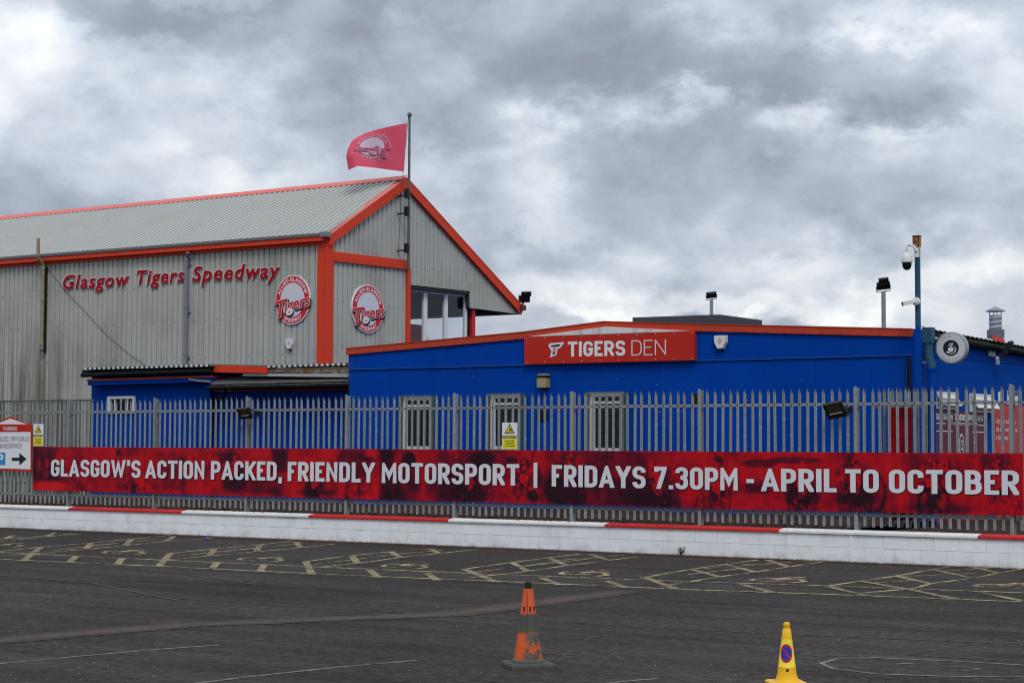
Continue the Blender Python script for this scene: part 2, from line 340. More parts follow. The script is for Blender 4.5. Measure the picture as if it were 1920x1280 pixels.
# asphalt
def asphalt():
    m = bpy.data.materials.new('asphalt'); m.use_nodes = True; t = m.node_tree; b = t.nodes['Principled BSDF']; l = t.links.new
    g = t.nodes.new('ShaderNodeNewGeometry'); pos = g.outputs['Position']
    def noise(s, det, r, vec=None, out_=0):
        n = t.nodes.new('ShaderNodeTexNoise'); n.inputs['Scale'].default_value = s; n.inputs['Detail'].default_value = det; n.inputs['Roughness'].default_value = r
        l(vec or pos, n.inputs['Vector']); return n.outputs[out_]
    def mr(x, a, b2, c=0., d=1.):
        n = t.nodes.new('ShaderNodeMapRange'); l(x, n.inputs[0]); n.inputs[1].default_value = a; n.inputs[2].default_value = b2; n.inputs[3].default_value = c; n.inputs[4].default_value = d; return n.outputs[0]
    def mu(a, b2):
        q = t.nodes.new('ShaderNodeMath'); q.operation = 'MULTIPLY'; l(a, q.inputs[0]); l(b2, q.inputs[1]); return q.outputs[0]
    def mix(c, f, col):
        mx = t.nodes.new('ShaderNodeMix'); mx.data_type = 'RGBA'; l(f, mx.inputs[0]); l(c, mx.inputs[6]); mx.inputs[7].default_value = (*col, 1); return mx.outputs[2]
    f = mu(mr(noise(.22, 5, .6), .3, .7, .70, 1.30), mu(mr(noise(9, 5, .8), .3, .7, .36, 1.75), mr(noise(60, 3, .7), .3, .7, .55, 1.5)))
    # wheel-worn streaks along the aisle, parallel to the wall
    vm = t.nodes.new('ShaderNodeVectorMath'); vm.operation = 'MULTIPLY'; vm.inputs[1].default_value = (.06, 1, 1); l(pos, vm.inputs[0])
    f = mu(f, mr(noise(1.6, 5, .65, vm.outputs[0]), .3, .7, .72, 1.32))
    sc = t.nodes.new('ShaderNodeVectorMath'); sc.operation = 'SCALE'; sc.inputs[0].default_value = (.0395, .0345, .0315); l(f, sc.inputs['Scale'])
    vm2 = t.nodes.new('ShaderNodeVectorMath'); vm2.operation = 'MULTIPLY'; vm2.inputs[1].default_value = (.35, 1, 1); l(pos, vm2.inputs[0])
    c = sc.outputs[0]
    vo = t.nodes.new('ShaderNodeTexVoronoi'); vo.inputs['Scale'].default_value = 42; l(pos, vo.inputs['Vector'])
    sp = t.nodes.new('ShaderNodeSeparateColor'); l(vo.outputs['Color'], sp.inputs[0])
    c = mix(c, mu(mr(vo.outputs['Distance'], .34, .2), mr(sp.outputs[0], .84, .95, 0, .85)), (.10, .088, .08))
    c = mix(c, mu(mr(vo.outputs['Distance'], .3, .15), mr(sp.outputs[1], .985, .995, 0, .9)), (.26, .25, .23))
    c = mix(c, mr(noise(.55, 7, .72), .56, .66, 0, .55), (.052, .047, .044))
    c = mix(c, mr(noise(.8, 5, .6, vm2.outputs[0]), .57, .68, 0, .6), (.020, .0175, .0165))
    # reddish scuffs
    c = mix(c, mr(noise(.9, 6, .7, vm.outputs[0]), .6, .78, 0, .45), (.085, .062, .058))
    # moss and soil washed against the wall foot
    s = t.nodes.new('ShaderNodeSeparateXYZ'); l(pos, s.inputs[0])
    c = mix(c, mu(mr(s.outputs[1], 28.7, 29.5), mr(noise(5, 6, .7), .34, .55, 0, .95)), (.034, .018, .009))
    l(c, b.inputs['Base Color']); b.inputs['Roughness'].default_value = .9; b.inputs['Specular IOR Level'].default_value = .06
    bp = t.nodes.new('ShaderNodeBump'); bp.inputs['Strength'].default_value = .7; bp.inputs['Distance'].default_value = .012; l(noise(55, 4, .7), bp.inputs['Height']); l(bp.outputs[0], b.inputs['Normal'])
    return m
m_asph = asphalt()
def worn(name, col, lo, hi, sc=9., base=(.0395, .0345, .0315)):
    m = bpy.data.materials.new(name); m.use_nodes = True; t = m.node_tree; b = t.nodes['Principled BSDF']; l = t.links.new
    g = t.nodes.new('ShaderNodeNewGeometry')
    vals = []
    for s in (sc, 38., 1.3):
        n = t.nodes.new('ShaderNodeTexNoise'); n.inputs['Scale'].default_value = s; n.inputs['Detail'].default_value = 5; n.inputs['Roughness'].default_value = .65; l(g.outputs['Position'], n.inputs['Vector']); vals.append(n.outputs[0])
    a = t.nodes.new('ShaderNodeMath'); a.operation = 'MULTIPLY_ADD'; a.inputs[1].default_value = .9; l(vals[1], a.inputs[0]); l(vals[0], a.inputs[2])
    a2 = t.nodes.new('ShaderNodeMath'); a2.operation = 'MULTIPLY_ADD'; a2.inputs[1].default_value = 1.; l(vals[2], a2.inputs[0]); l(a.outputs[0], a2.inputs[2])
    r_ = t.nodes.new('ShaderNodeMapRange'); l(a2.outputs[0], r_.inputs[0]); r_.inputs[1].default_value = lo; r_.inputs[2].default_value = hi
    gr = t.nodes.new('ShaderNodeMapRange'); l(vals[1], gr.inputs[0]); gr.inputs[1].default_value = .3; gr.inputs[2].default_value = .7; gr.inputs[3].default_value = .6; gr.inputs[4].default_value = 1.4
    sc_ = t.nodes.new('ShaderNodeVectorMath'); sc_.operation = 'SCALE'; sc_.inputs[0].default_value = base; l(gr.outputs[0], sc_.inputs['Scale'])
    mx = t.nodes.new('ShaderNodeMix'); mx.data_type = 'RGBA'; l(r_.outputs[0], mx.inputs[0]); l(sc_.outputs[0], mx.inputs[6]); mx.inputs[7].default_value = (*col, 1)
    l(mx.outputs[2], b.inputs['Base Color']); b.inputs['Roughness'].default_value = .9; b.inputs['Specular IOR Level'].default_value = .06; return m
m_yl = worn('worn_yellow_paint', (.43, .36, .215), 1.31, 1.56)
m_yb = worn('worn_yellow_bar_paint', (.31, .265, .16), 1.22, 1.66)
m_wl = worn('worn_white_paint', (.20, .18, .165), 1.15, 1.6)
m_pl = worn('pink_joint_paint', (.115, .075, .07), 1.1, 1.6)
m_tano = worn('faint_tan_edge', (.075, .062, .053), 1.25, 1.8)
m_tan = worn('tan_track_paint', (.088, .070, .058), 1.05, 1.6)

# ---------------------------------------------------------------- stroke lettering (DIN-like)
def G_(*paths): return paths
H_ = .5
GL = {  # points: (x, y[, round]) in centreline space; each path may be closed by repeating 'c'
 'A': ([(0, 0), (.5, 1), (1, 0)], [(.17, .24), (.83, .24)]), 'B': ([(0, .52), (0, 1), (.93, 1, 1), (.93, .52, 1), (0, .52)], [(0, .52), (1, .52, 1), (1, 0, 1), (0, 0), (0, .52)]),
 'C': ([(1, .70), (1, 1, 1), (0, 1, 1), (0, 0, 1), (1, 0, 1), (1, .30)],), 'D': ([(0, 0), (0, 1), (1, 1, 1), (1, 0, 1), (0, 0)],),
 'E': ([(1, 1), (0, 1), (0, 0), (1, 0)], [(0, .52), (.86, .52)]), 'F': ([(1, 1), (0, 1), (0, 0)], [(0, .50), (.86, .50)]),
 'G': ([(1, .72), (1, 1, 1), (0, 1, 1), (0, 0, 1), (1, 0, 1), (1, .46), (.5, .46)],), 'H': ([(0, 0), (0, 1)], [(1, 0), (1, 1)], [(0, .52), (1, .52)]),
 'I': ([(.5, 0), (.5, 1)],), 'K': ([(0, 0), (0, 1)], [(1, 1), (.08, .36)], [(.38, .56), (1, 0)]), 'L': ([(0, 1), (0, 0), (1, 0)],),
 'M': ([(0, 0), (0, 1), (.5, .32), (1, 1), (1, 0)],), 'N': ([(0, 0), (0, 1), (1, 0), (1, 1)],), 'O': ([(0, .5), (0, 1, 1), (1, 1, 1), (1, 0, 1), (0, 0, 1), (0, .5)],),
 'P': ([(0, 0), (0, 1), (1, 1, 1), (1, .44, 1), (0, .44)],), 'R': ([(0, 0), (0, 1), (1, 1, 1), (1, .46, 1), (0, .46)], [(.48, .46), (1, 0)]),
 'S': ([(1, .76), (1, 1, 1), (0, 1, 1), (0, .53, 1), (1, .49, 1), (1, 0, 1), (0, 0, 1), (0, .24)],), 'T': ([(0, 1), (1, 1)], [(.5, 1), (.5, 0)]),
 'U': ([(0, 1), (0, 0, 1), (1, 0, 1), (1, 1)],), 'V': ([(0, 1), (.5, 0), (1, 1)],), 'W': ([(0, 1), (.24, 0), (.5, .85), (.76, 0), (1, 1)],), 'Y': ([(0, 1), (.5, .44), (1, 1)], [(.5, .48), (.5, 0)]),
 '0': ([(0, .5), (0, 1, 1), (1, 1, 1), (1, 0, 1), (0, 0, 1), (0, .5)],), '3': ([(0, .78), (0, 1, 1), (1, 1, 1), (1, .53, 1), (.38, .53)], [(.38, .53), (1, .53, 1), (1, 0, 1), (0, 0, 1), (0, .22)]),
 '7': ([(0, .82), (0, 1), (1, 1), (.32, 0)],), '.': ([(.5, .0), (.5, .001)],), "'": ([(.6, 1), (.4, .82)],), ',': ([(.6, .02), (.35, -.16)],), '-': ([(0, .42), (1, .42)],), '|': ([(.5, -.1), (.5, 1.1)],), '&': ([(1, 0), (.1, .75, 1), (.3, 1, 1), (.7, 1, 1), (.7, .6, 1), (0, .35, 1), (0, 0, 1), (.7, 0, 1), (1, .45)],)}
GW = {'A': 1.16, 'B': 1., 'C': .98, 'E': .86, 'F': .84, 'G': 1., 'I': .32, 'K': 1.06, 'L': .82, 'M': 1.34, 'N': 1.06, 'T': 1.02, 'W': 1.6, 'V': 1.12, 'Y': 1.12, '.': .32, "'": .3, ',': .34, '-': .56, '|': .3, ' ': .5}
def roundpath(pts, rad):
    o = []
    for i, q in enumerate(pts):
        if len(q) > 2 and 0 < i < len(pts)-1:
            a = np.array(pts[i-1][:2]); b = np.array(q[:2]); c = np.array(pts[i+1][:2])
            l1 = np.linalg.norm(a-b); l2 = np.linalg.norm(c-b)
            h1 = l1*.5 if len(pts[i-1]) > 2 else l1; h2 = l2*.5 if len(pts[i+1]) > 2 else l2
            r_ = min(rad, h1, h2)
            p0 = b+(a-b)/l1*r_; p1 = b+(c-b)/l2*r_
            for k in range(6):
                t = k/5; o.append(tuple((1-t)**2*p0+2*t*(1-t)*(b*.9+.05*(p0+p1))+t*t*p1))
        else: o.append(tuple(q[:2]))
    r = [o[0]]
    for q in o[1:]:
        if np.hypot(q[0]-r[-1][0], q[1]-r[-1][1]) > 1e-5: r.append(q)
    return r
def clip(poly, ax, val, keep_less):
    o = []
    for i in range(len(poly)):
        a, b = poly[i], poly[(i+1) % len(poly)]
        ia = (a[ax] <= val) == keep_less or a[ax] == val; ib = (b[ax] <= val) == keep_less or b[ax] == val
        if ia: o.append(a)
        if ia != ib:
            t = (val-a[ax])/(b[ax]-a[ax]); o.append((a[0]+t*(b[0]-a[0]), a[1]+t*(b[1]-a[1])))
    return o
def glyph(ch, w, t):
    out_ = []
    for k, path in enumerate(GL[ch]):
        cw = w-t; kk = k*2; pts = [((t/2+q[0]*cw, t/2+q[1]*(1-t)) + tuple(q[2:])) for q in path]
        closed = path[0][:2] == path[-1][:2]
        pts = roundpath(pts, cw/2*1.02)
        if ch in '.,|\'': ext = t/2
        else: ext = None
        P = [np.array(q) for q in pts]
        if not closed or ch in 'BD':
            for (i, j) in ((0, 1), (-1, -2)):
                q = path[i]; on = q[0] in (0, 1) or q[1] in (0, 1)
                d = P[i]-P[j]; d = d/np.linalg.norm(d)
                e = ext if ext is not None else (t if (q[1] in (0, 1) and abs(d[1]) > .3) or (q[0] in (0, 1) and abs(d[0]) > .9) else 0)
                if closed: e = t/2
                if ch in 'CGS3' and abs(d[1]) > .3: e = 0
                if ch == 'K' and k and i == (0 if k == 2 else -1): e = 0
                P[i] = P[i]+d*e
        n = len(P); Lf = []; Rt = []
        for i in range(n):
            if closed and ch not in 'BD' and i in (0, n-1): d1 = P[-1]-P[-2]; d2 = P[1]-P[0]
            else:
                d1 = P[i]-P[i-1] if i else P[1]-P[0]; d2 = P[i+1]-P[i] if i < n-1 else P[i]-P[i-1]
            d1 = d1/np.linalg.norm(d1); d2 = d2/np.linalg.norm(d2)
            n1_ = np.array((-d1[1], d1[0])); n2_ = np.array((-d2[1], d2[0])); mm = n1_+n2_; ln = np.linalg.norm(mm)
            mm = n1_ if ln < 1e-4 else mm/ln
            sc = min(1/max(mm@n1_, .28), 3.4)
            Lf.append(P[i]+mm*sc*t/2); Rt.append(P[i]-mm*sc*t/2)
        for i in range(n-1):
            q = [tuple(Rt[i]), tuple(Rt[i+1]), tuple(Lf[i+1]), tuple(Lf[i])]
            if ch not in ",|'":
                q = clip(q, 1, 0, False); q = clip(q, 1, 1, True) if len(q) > 2 else q
            mg = .03*w if ch in 'AVWYK' else 0
            if ch not in ",'" and len(q) > 2:
                q = clip(q, 0, -mg, False); q = clip(q, 0, w+mg, True) if len(q) > 2 else q
            if len(q) > 2: out_.append((q, kk+(1 if (i == n-2 and ch in 'PRBD') else 0)))
    return out_
def stext(s, cw=.52, t=.165, track=.09):
    x = 0; o = []
    for ch in s:
        w = cw*GW.get(ch, 1.)
        if ch in ".,'|I": w = max(t, .0)+ (.04 if ch == ',' else 0)
        if ch != ' ': o += [([(a+x, b) for a, b in q], k) for q, k in glyph(ch, w, t)]
        x += w+(track if ch != ' ' else 0)
    return o, x-track
def put_text(mb, s, mp, h, cw=.52, t=.165, track=.09, m=0):
    """mp(xn in 0..1, y in glyph heights, layer) -> 3D"""
    polys, wd = stext(s, cw, t, track)
    for q, k in polys:
        ar = sum(q[i][0]*q[(i+1) % len(q)][1]-q[(i+1) % len(q)][0]*q[i][1] for i in range(len(q)))
        if abs(ar) < 1e-7: continue
        if ar < 0: q = q[::-1]
        mb.add([mp(x/wd, y, k*.0006) for x, y in q], [tuple(range(len(q)))], m)
    return wd
# Blender's built-in font as triangles, for lower case and italics
def btext(s, shear=0., offset=0., spacing=1.):
    cu = bpy.data.curves.new('t', 'FONT'); cu.body = s; cu.shear = shear; cu.offset = offset; cu.space_character = spacing; cu.resolution_u = 3
    o = bpy.data.objects.new('t', cu); COL.objects.link(o); dg = bpy.context.evaluated_depsgraph_get()
    me = bpy.data.meshes.new_from_object(o.evaluated_get(dg)); V = [tuple(v_.co)[:2] for v_ in me.vertices]; F = [tuple(p_.vertices) for p_ in me.polygons]
    bpy.data.objects.remove(o); bpy.data.curves.remove(cu); bpy.data.meshes.remove(me); return V, F
def put_bt(mb, vf, mp, m=0, flip=False):
    V, F = vf; mb.add([mp(x, y) for x, y in V], [f[::-1] if flip else f for f in F], m)
def bounds(V): a = np.array(V); return a.min(0), a.max(0)

# ---------------------------------------------------------------- ground and planes
FY = 29.98
FEN = PL((0, FY), (1, 0)); BAN = PL((0, FY-.05), (1, 0)); WAL = PL((0, 29.70), (1, 0)); BLU = PL((0, 34.5), (1, 0))
Z2 = .47                                       # level of the ground behind the wall
g = MB(); g.add([(-900, -300, -.02), (900, -300, -.02), (900, 1500, -.02), (-900, 1500, -.02)], [(0, 1, 2, 3)])
struct('ground', g, mat('rough_ground', (.06, .065, .04), .9, 0, .3, .05, .2, 4))
g = MB(); g.add([(-70, -25, 0), (45, -25, 0), (45, 29.72, 0), (-70, 29.72, 0)], [(0, 1, 2, 3)]); struct('car_park', g, m_asph)
g = MB(); g.box(-70, 45, 29.84, 75, -.3, Z2-.02); struct('yard', g, m_asph)
# bark bed between wall and buildings, softly uneven
g = MB(); nx, ny = 300, 24; X0b, X1b = -42., FEN.uv(1585, 950)[0]
V = []; hN = rng.random((ny+1, nx+1))
for j in range(ny+1):
    for i in range(nx+1):
        x = X0b+(X1b-X0b)*i/nx; y = 29.83+(34.6-29.83)*j/ny
        V.append((x, y, Z2+.03+.07*(y-29.83)/4.7+.035*hN[j, i]+.012*math.sin(x*1.3+y)))
g.add(V, [(j*(nx+1)+i, j*(nx+1)+i+1, (j+1)*(nx+1)+i+1, (j+1)*(nx+1)+i) for j in range(ny) for i in range(nx)])
struct('bark_bed', g, m_soil)
g = MB()
for i in range(5200):
    x = random.uniform(-40, X1b); y = 29.84+abs(random.gauss(0, 1.6)); y = min(y, 34.3)
    if random.random() < .10: x = random.uniform(-40, -16); y = 29.90-abs(random.gauss(0, .06))
    z = Z2+.065+.07*(y-29.83)/4.7 if y > 29.86 else .548
    s = random.uniform(.012, .032); a = random.uniform(0, PI); b_ = random.uniform(0, 1)
    e1 = np.array((math.cos(a), math.sin(a), .3*b_))*s; e2 = np.array((-math.sin(a), math.cos(a), .5-b_))*s*.5
    c = np.array((x, y, z+random.uniform(0, .02))); g.add([c-e1-e2, c+e1-e2, c+e1+e2, c-e1+e2], [(0, 1, 2, 3)])
struct('bark_chips', g, m_chip, 'stuff')
g = MB()
for i in range(1500):                            # leaf crumbs and grit along the wall foot and over the tarmac
    x = random.uniform(-38, -8); y = 29.68-abs(random.gauss(0, .16)); s = random.uniform(.006, .02)
    a = random.uniform(0, PI); e1 = np.array((math.cos(a), math.sin(a), 0))*s; e2 = np.array((-math.sin(a), math.cos(a), 0))*s*.6
    c = np.array((x, y, .006+random.uniform(0, .008))); g.add([c-e1-e2, c+e1-e2, c+e1+e2+(0, 0, .006), c-e1+e2], [(0, 1, 2, 3)])
struct('leaf_litter', g, m_leaf, 'stuff')
g = MB()
for i in range(150):
    q = gnd(random.uniform(0, 1920), random.uniform(1040, 1275), .004); s = random.uniform(.003, .0065)
    g.lathe([(s, 0), (s*.8, s*.7), (.001, s)], q, 5)
struct('loose_grit', g, mat('pale_grit', (.38, .36, .33), .8))

# ---- painted lines, traced where they lie on the tarmac
def line(mb, pts, w, z=.004, jit=0):
    P = [gnd(x, y, z) for x, y in pts]; Lf = []; Rt = []
    for i, q in enumerate(P):
        d = P[min(i+1, len(P)-1)]-P[max(i-1, 0)]; d /= np.linalg.norm(d); n = np.array((-d[1], d[0], 0)); ww = w/2*(1+random.uniform(-jit, jit))
        Lf.append(q+n*ww); Rt.append(q-n*ww)
    for i in range(len(P)-1): mb.add([Rt[i], Rt[i+1], Lf[i+1], Lf[i]], [(0, 1, 2, 3)])
wedges = [
 ([[(-60, 1018), (8, 1009), (137, 1000)], [(-60, 1024), (10, 1013), (90, 1005), (150, 1000)]], [[(8, 1010), (25, 1003)], [(90, 1004), (102, 998)]]),
 ([[(0, 1033), (77, 1025), (173, 1017), (247, 1010), (320, 1003)], [(20, 1041), (160, 1029), (233, 1022), (310, 1014), (397, 1008)], [(85, 1033), (235, 1016)], [(172, 1022), (330, 1007)]],
  [[(43, 1051), (77, 1025)], [(161, 1029), (170, 1017)], [(235, 1022), (247, 1010)], [(312, 1014), (325, 1005)]]),
 ([[(317, 1037), (393, 1029), (483, 1021), (547, 1014)], [(307, 1049), (400, 1041), (487, 1033), (567, 1026), (627, 1019)], [(330, 1042), (480, 1027)], [(410, 1033), (570, 1018)]],
  [[(297, 1061), (320, 1037)], [(393, 1041), (402, 1029)], [(480, 1033), (488, 1021)], [(563, 1026), (555, 1015)]]),
 ([[(573, 1052), (640, 1043), (737, 1033), (803, 1028)], [(600, 1062), (673, 1055), (753, 1044), (897, 1029)], [(590, 1057), (745, 1039)], [(690, 1042), (830, 1031)]],
  [[(573, 1052), (585, 1076)], [(660, 1041), (670, 1055)], [(733, 1034), (752, 1045)], [(807, 1028), (823, 1037)]]),
 ([[(870, 1066), (957, 1054), (1027, 1045), (1087, 1038)], [(880, 1082), (950, 1075), (990, 1070), (1067, 1059), (1203, 1042)], [(890, 1072), (1045, 1052)], [(965, 1063), (1130, 1044)], [(1030, 1051), (1170, 1040)]],
  [[(870, 1066), (930, 1090)], [(960, 1054), (990, 1070)], [(1028, 1045), (1062, 1059)], [(1107, 1038), (1142, 1050)]]),
 ([[(1200, 1083), (1280, 1069), (1313, 1064), (1420, 1049)], [(1240, 1098), (1353, 1080), (1413, 1072), (1543, 1052)], [(1290, 1076), (1400, 1064)], [(1320, 1065), (1465, 1055)], [(1390, 1058), (1525, 1051)]],
  [[(1210, 1082), (1270, 1104)], [(1297, 1067), (1352, 1081)], [(1363, 1058), (1417, 1072)], [(1438, 1049), (1480, 1062)]]),
 ([[(1550, 1098), (1617, 1088), (1680, 1079), (1793, 1059)], [(1600, 1112), (1710, 1103), (1747, 1093), (1823, 1083), (1920, 1065), (1990, 1053)], [(1640, 1092), (1730, 1086)], [(1690, 1080), (1830, 1074)], [(1760, 1070), (1890, 1062)]],
  [[(1617, 1089), (1710, 1105), (1793, 1122)], [(1680, 1079), (1747, 1094)], [(1750, 1067), (1823, 1083)], [(1808, 1059), (1875, 1074)]])]
for ls, bars in wedges:
    g = MB()
    for q in ls[:2]: line(g, q, .075, .004)
    for q in ls[2:]: line(g, q, .05, .005)
    struct('bay_marking', g, m_yl)
    g = MB()
    for q in bars: line(g, q, .125, .008)
    struct('hatching_bars', g, m_yb)
for q, w in [([(-60, 1032), (300, 1049), (640, 1064), (960, 1077), (1280, 1089), (1600, 1099), (1960, 1112)], .09), ([(-60, 1045), (300, 1061), (640, 1077), (960, 1090), (1280, 1104), (1600, 1115), (1960, 1129)], .10)]:
    g = MB(); line(g, q, w, .0065 if w > .095 else .0060); struct('aisle_marking', g, m_yl)
g = MB()
for q in [[(130, 1053), (143, 1042)], [(220, 1057), (230, 1045)], [(398, 1065), (408, 1053)], [(488, 1069), (497, 1057)], [(693, 1068), (710, 1082)], [(800, 1073), (820, 1087)],
          [(1017, 1083), (1050, 1096)], [(1137, 1088), (1173, 1101)], [(1390, 1095), (1450, 1110)], [(1553, 1099), (1623, 1115)], [(1840, 1110), (1920, 1126)]]: line(g, q, .125, .009)
struct('aisle_hatching', g, m_yb)
for (xa, xb, ya, yb) in [(-25, 45, 1017, 1026), (193, 273, 1029, 1040), (447, 533, 1042, 1053), (717, 803, 1053, 1067), (1050, 1143, 1067, 1081), (1407, 1513, 1080, 1093), (1827, 1935, 1091, 1103)]:
    f_ = lambda q: (xa+q[0]*(xb-xa), ya+q[1]*(yb-ya)); g = MB()
    line(g, [f_(q) for q in [(.62, .62), (.3, .68), (.08, .64), (.0, .5), (.08, .36), (.3, .28), (.5, .3)]], .08, .005)
    line(g, [f_(q) for q in [(.42, .46), (.7, .16), (.97, .1)]], .11, .0058); line(g, [f_(q) for q in [(.55, .42), (.85, .34), (1., .4)]], .10, .0066); line(g, [f_(q) for q in [(.72, .92), (.97, .72), (.86, .45)]], .09, .0074)
    struct('wheelchair_symbol', g, m_yl)
for pts, w, m_, z in [([(-40, 1100), (300, 1119), (640, 1141), (900, 1155), (1280, 1179), (1600, 1193), (1960, 1209)], .05, m_pl, .0045),
                   ([(-40, 1202), (150, 1186), (350, 1170), (640, 1158), (850, 1150), (1000, 1130), (1180, 1107)], .30, m_tan, .0055), ([(-40, 1202), (150, 1186), (350, 1170), (640, 1158), (850, 1150), (1000, 1130), (1180, 1107)], .62, m_tano, .0050),
                   ([(-40, 1247), (150, 1229), (300, 1216), (410, 1208)], .05, m_wl, .0045), ([(330, 1284), (480, 1266), (640, 1249), (780, 1237)], .06, m_wl, .0045),
                   ([(1130, 1281), (1180, 1275), (1232, 1271)], .05, m_wl, .0045), ([(1960, 1248), (1780, 1238), (1640, 1232), (1570, 1234), (1540, 1242), (1560, 1252), (1640, 1262), (1780, 1267), (1960, 1268)], .055, m_wl, .0045),
                   ([(1680, 1244), (1715, 1242)], .05, m_wl, .0045), ([(1740, 1250), (1800, 1249), (1842, 1253), (1802, 1256)], .035, m_wl, .0045), ([(1450, 1217), (1700, 1226), (1960, 1242)], .03, m_pl, .0050), ([(0, 1174), (60, 1177)], .05, m_pl, .0045), ([(460, 1197), (530, 1200)], .05, m_pl, .0045), ([(1020, 1224), (1080, 1227)], .06, m_pl, .0045), ([(160, 1056), (320, 1072), (480, 1095)], .05, m_pl, .0075), ([(0, 1078), (180, 1093), (330, 1124)], .06, m_pl, .0065)]:
    g = MB(); P = []
    for i in range(len(pts)-1):
        for k in range(6): t = k/6; P.append((pts[i][0]*(1-t)+pts[i+1][0]*t, pts[i][1]*(1-t)+pts[i+1][1]*t))
    P.append(pts[-1]); line(g, P, w, z, .12); struct('worn_line', g, m_)

# ---------------------------------------------------------------- white block wall
wall = thing('boundary_wall', 'long low white painted block wall with red and white coping under the fence', 'wall', (-24, 29.76, 0))
WX0, WX1 = -40., 1.2
g = MB(); g.box(WX0, WX1, 29.710, 29.83, -.2, .472); part('mortar', g, m_mortar, wall)
def brickmesh(L_, h):
    g = MB(); e = .004
    a = [(0, .014, 0), (L_, .012, 0), (L_, .012, h), (0, .012, h)]; b_ = [(e, 0, e), (L_-e, 0, e), (L_-e, 0, h-e), (e, 0, h-e)]
    g.add(a+b_, [(4, 5, 6, 7), (0, 1, 5, 4), (1, 2, 6, 5), (2, 3, 7, 6), (3, 0, 4, 7)]); return g.mesh('brick', m_block)
bms = [brickmesh(.4455, .243), brickmesh(.4455, .222)]
for c in range(2):
    x = WX0+(.225 if c else 0)+.08
    while x < WX1-.5:
        inst('brick', bms[c], (x+24, 29.70-29.76+random.uniform(-.0015, .0015), (.0005, .248)[c]), wall); x += .4495
g = MB(); ux = WAL.uv(1596, 1020)[0]; WAL.box(g, ux-.02, ux+.02, 0, .471, .0, .014); part('movement_joint_cover', g, m_block, wall)
ccx = [WAL.uv(x, y)[0] for x, y in ((130, 952), (342, 958), (580, 968), (842, 977), (1135, 986), (1462, 995), (1834, 1007))]
bx = [ccx[0]-2*(ccx[1]-ccx[0])*1.0, ccx[0]-(ccx[1]-ccx[0])]+ccx+[ccx[-1]+3.6, ccx[-1]+7.2, ccx[-1]+10.8, ccx[-1]+12.]
cope = []
for k in range(len(bx)-1):
    red = (k % 2 == 0); n = 4 if k < len(bx)-2 else 1
    for j in range(n):
        xa = bx[k]+(bx[k+1]-bx[k])*j/n; xb = bx[k]+(bx[k+1]-bx[k])*(j+1)/n
        g = MB(); sec = [(-.035, 0), (-.035, .036), (-.025, .044), (.17, .072), (.19, .068), (.19, 0)]
        A = [(xa+.003, 29.70+y, .474+z) for y, z in sec]; B_ = [(xb-.003, 29.70+y, .474+z) for y, z in sec]; ns = len(sec)
        g.add(A+B_, [(i, (i+1) % ns, ns+(i+1) % ns, ns+i)[::-1] for i in range(ns)]+[tuple(range(ns)), tuple(range(2*ns-1, ns-1, -1))])
        part('coping_stone', g, m_copr if red else m_copw, wall)

# ---------------------------------------------------------------- palisade fence
def palemesh(top=2.40, mt=None):
    g = MB(); xs = [-.0275, -.016, 0, .016, .0275]; ys = [.013, 0, .011, 0, .013]
    fr = [(x, y) for x, y in zip(xs, ys)]; bk = [(x, y+.006) for x, y in zip(xs[::-1], ys[::-1])]; ring = fr+bk; n = len(ring)
    zt = top-.10; g.add([(x, y, 0) for x, y in ring]+[(x, y, zt) for x, y in ring], [(i, (i+1) % n, n+(i+1) % n, n+i) for i in range(n)]+[tuple(range(n-1, -1, -1))])
    def spike(ids, tip):
        base = [(ring[i][0], ring[i][1], zt) for i in ids]; k = len(base)
        g.add(base+[tip], [(i, (i+1) % k, k) for i in range(k)])
    spike([0, 1, 8, 9], (-.033, -.012, zt+.055)); spike([1, 2, 3, 6, 7, 8], (.0, .004, zt+.10)); spike([3, 4, 5, 6], (.033, -.012, zt+.055))
    for z in (2.115, .20): g.box(-.009, .009, -.004, .010, z-.009, z+.009, 1)
    return g.mesh('pale', [mt or m_galv, m_bolt])
def hpost(name, x, y, z0, z1, parent, mt, w=.066):
    g = MB(); g.box(x-w/2, x+w/2, y, y+.008, z0, z1-.015); g.box(x-w/2, x+w/2, y+.095, y+.103, z0, z1-.015); g.box(x-.004, x+.004, y+.008, y+.095, z0, z1-.015)
    g.add([(x-w/2, y, z1-.015), (x+w/2, y, z1-.015), (x+w/2-.025, y, z1+.012), (x-w/2+.025, y, z1+.012), (x-w/2, y+.008, z1-.015), (x+w/2, y+.008, z1-.015), (x+w/2-.025, y+.008, z1+.012), (x-w/2+.025, y+.008, z1+.012)],
          [(0, 1, 2, 3), (7, 6, 5, 4), (3, 2, 6, 7), (0, 3, 7, 4), (1, 5, 6, 2)])
    return part(name, g, mt, parent)
fence = thing('palisade_fence', 'long galvanised steel palisade fence standing behind the white wall', 'fence', (-24, FY, Z2))
ZB = .60; pm_ = palemesh()
pxs = [-40.68, -37.93, -35.18]+[-32.43+2.75*i for i in range(7)]+[-12.88, -10.13, -7.38, -4.63, -1.88, .87]
for i, x in enumerate(pxs):
    hpost('post', x, FY-.012, .5, 3.01, fence, m_galv)
    if i == len(pxs)-1: break
    x2 = pxs[i+1]; n = int(round((x2-x)/.1528)); 
    for zr in (2.715, .80):
        g = MB(); g.box(x+.052, x2-.052, FY+.021, FY+.027, zr-.024, zr+.024); g.box(x+.052, x2-.052, FY+.027, FY+.065, zr+.018, zr+.024); part('rail', g, m_galv, fence)
    for k in range(1, n):
        if x+(x2-x)*k/n < -36.2: continue
        inst('pale', pm_, (x+(x2-x)*k/n+24+random.uniform(-.003, .003), 0, ZB-Z2+random.uniform(-.012, .012)), fence, random.uniform(-.12, .12)).rotation_euler[1] = random.gauss(0, .0035)
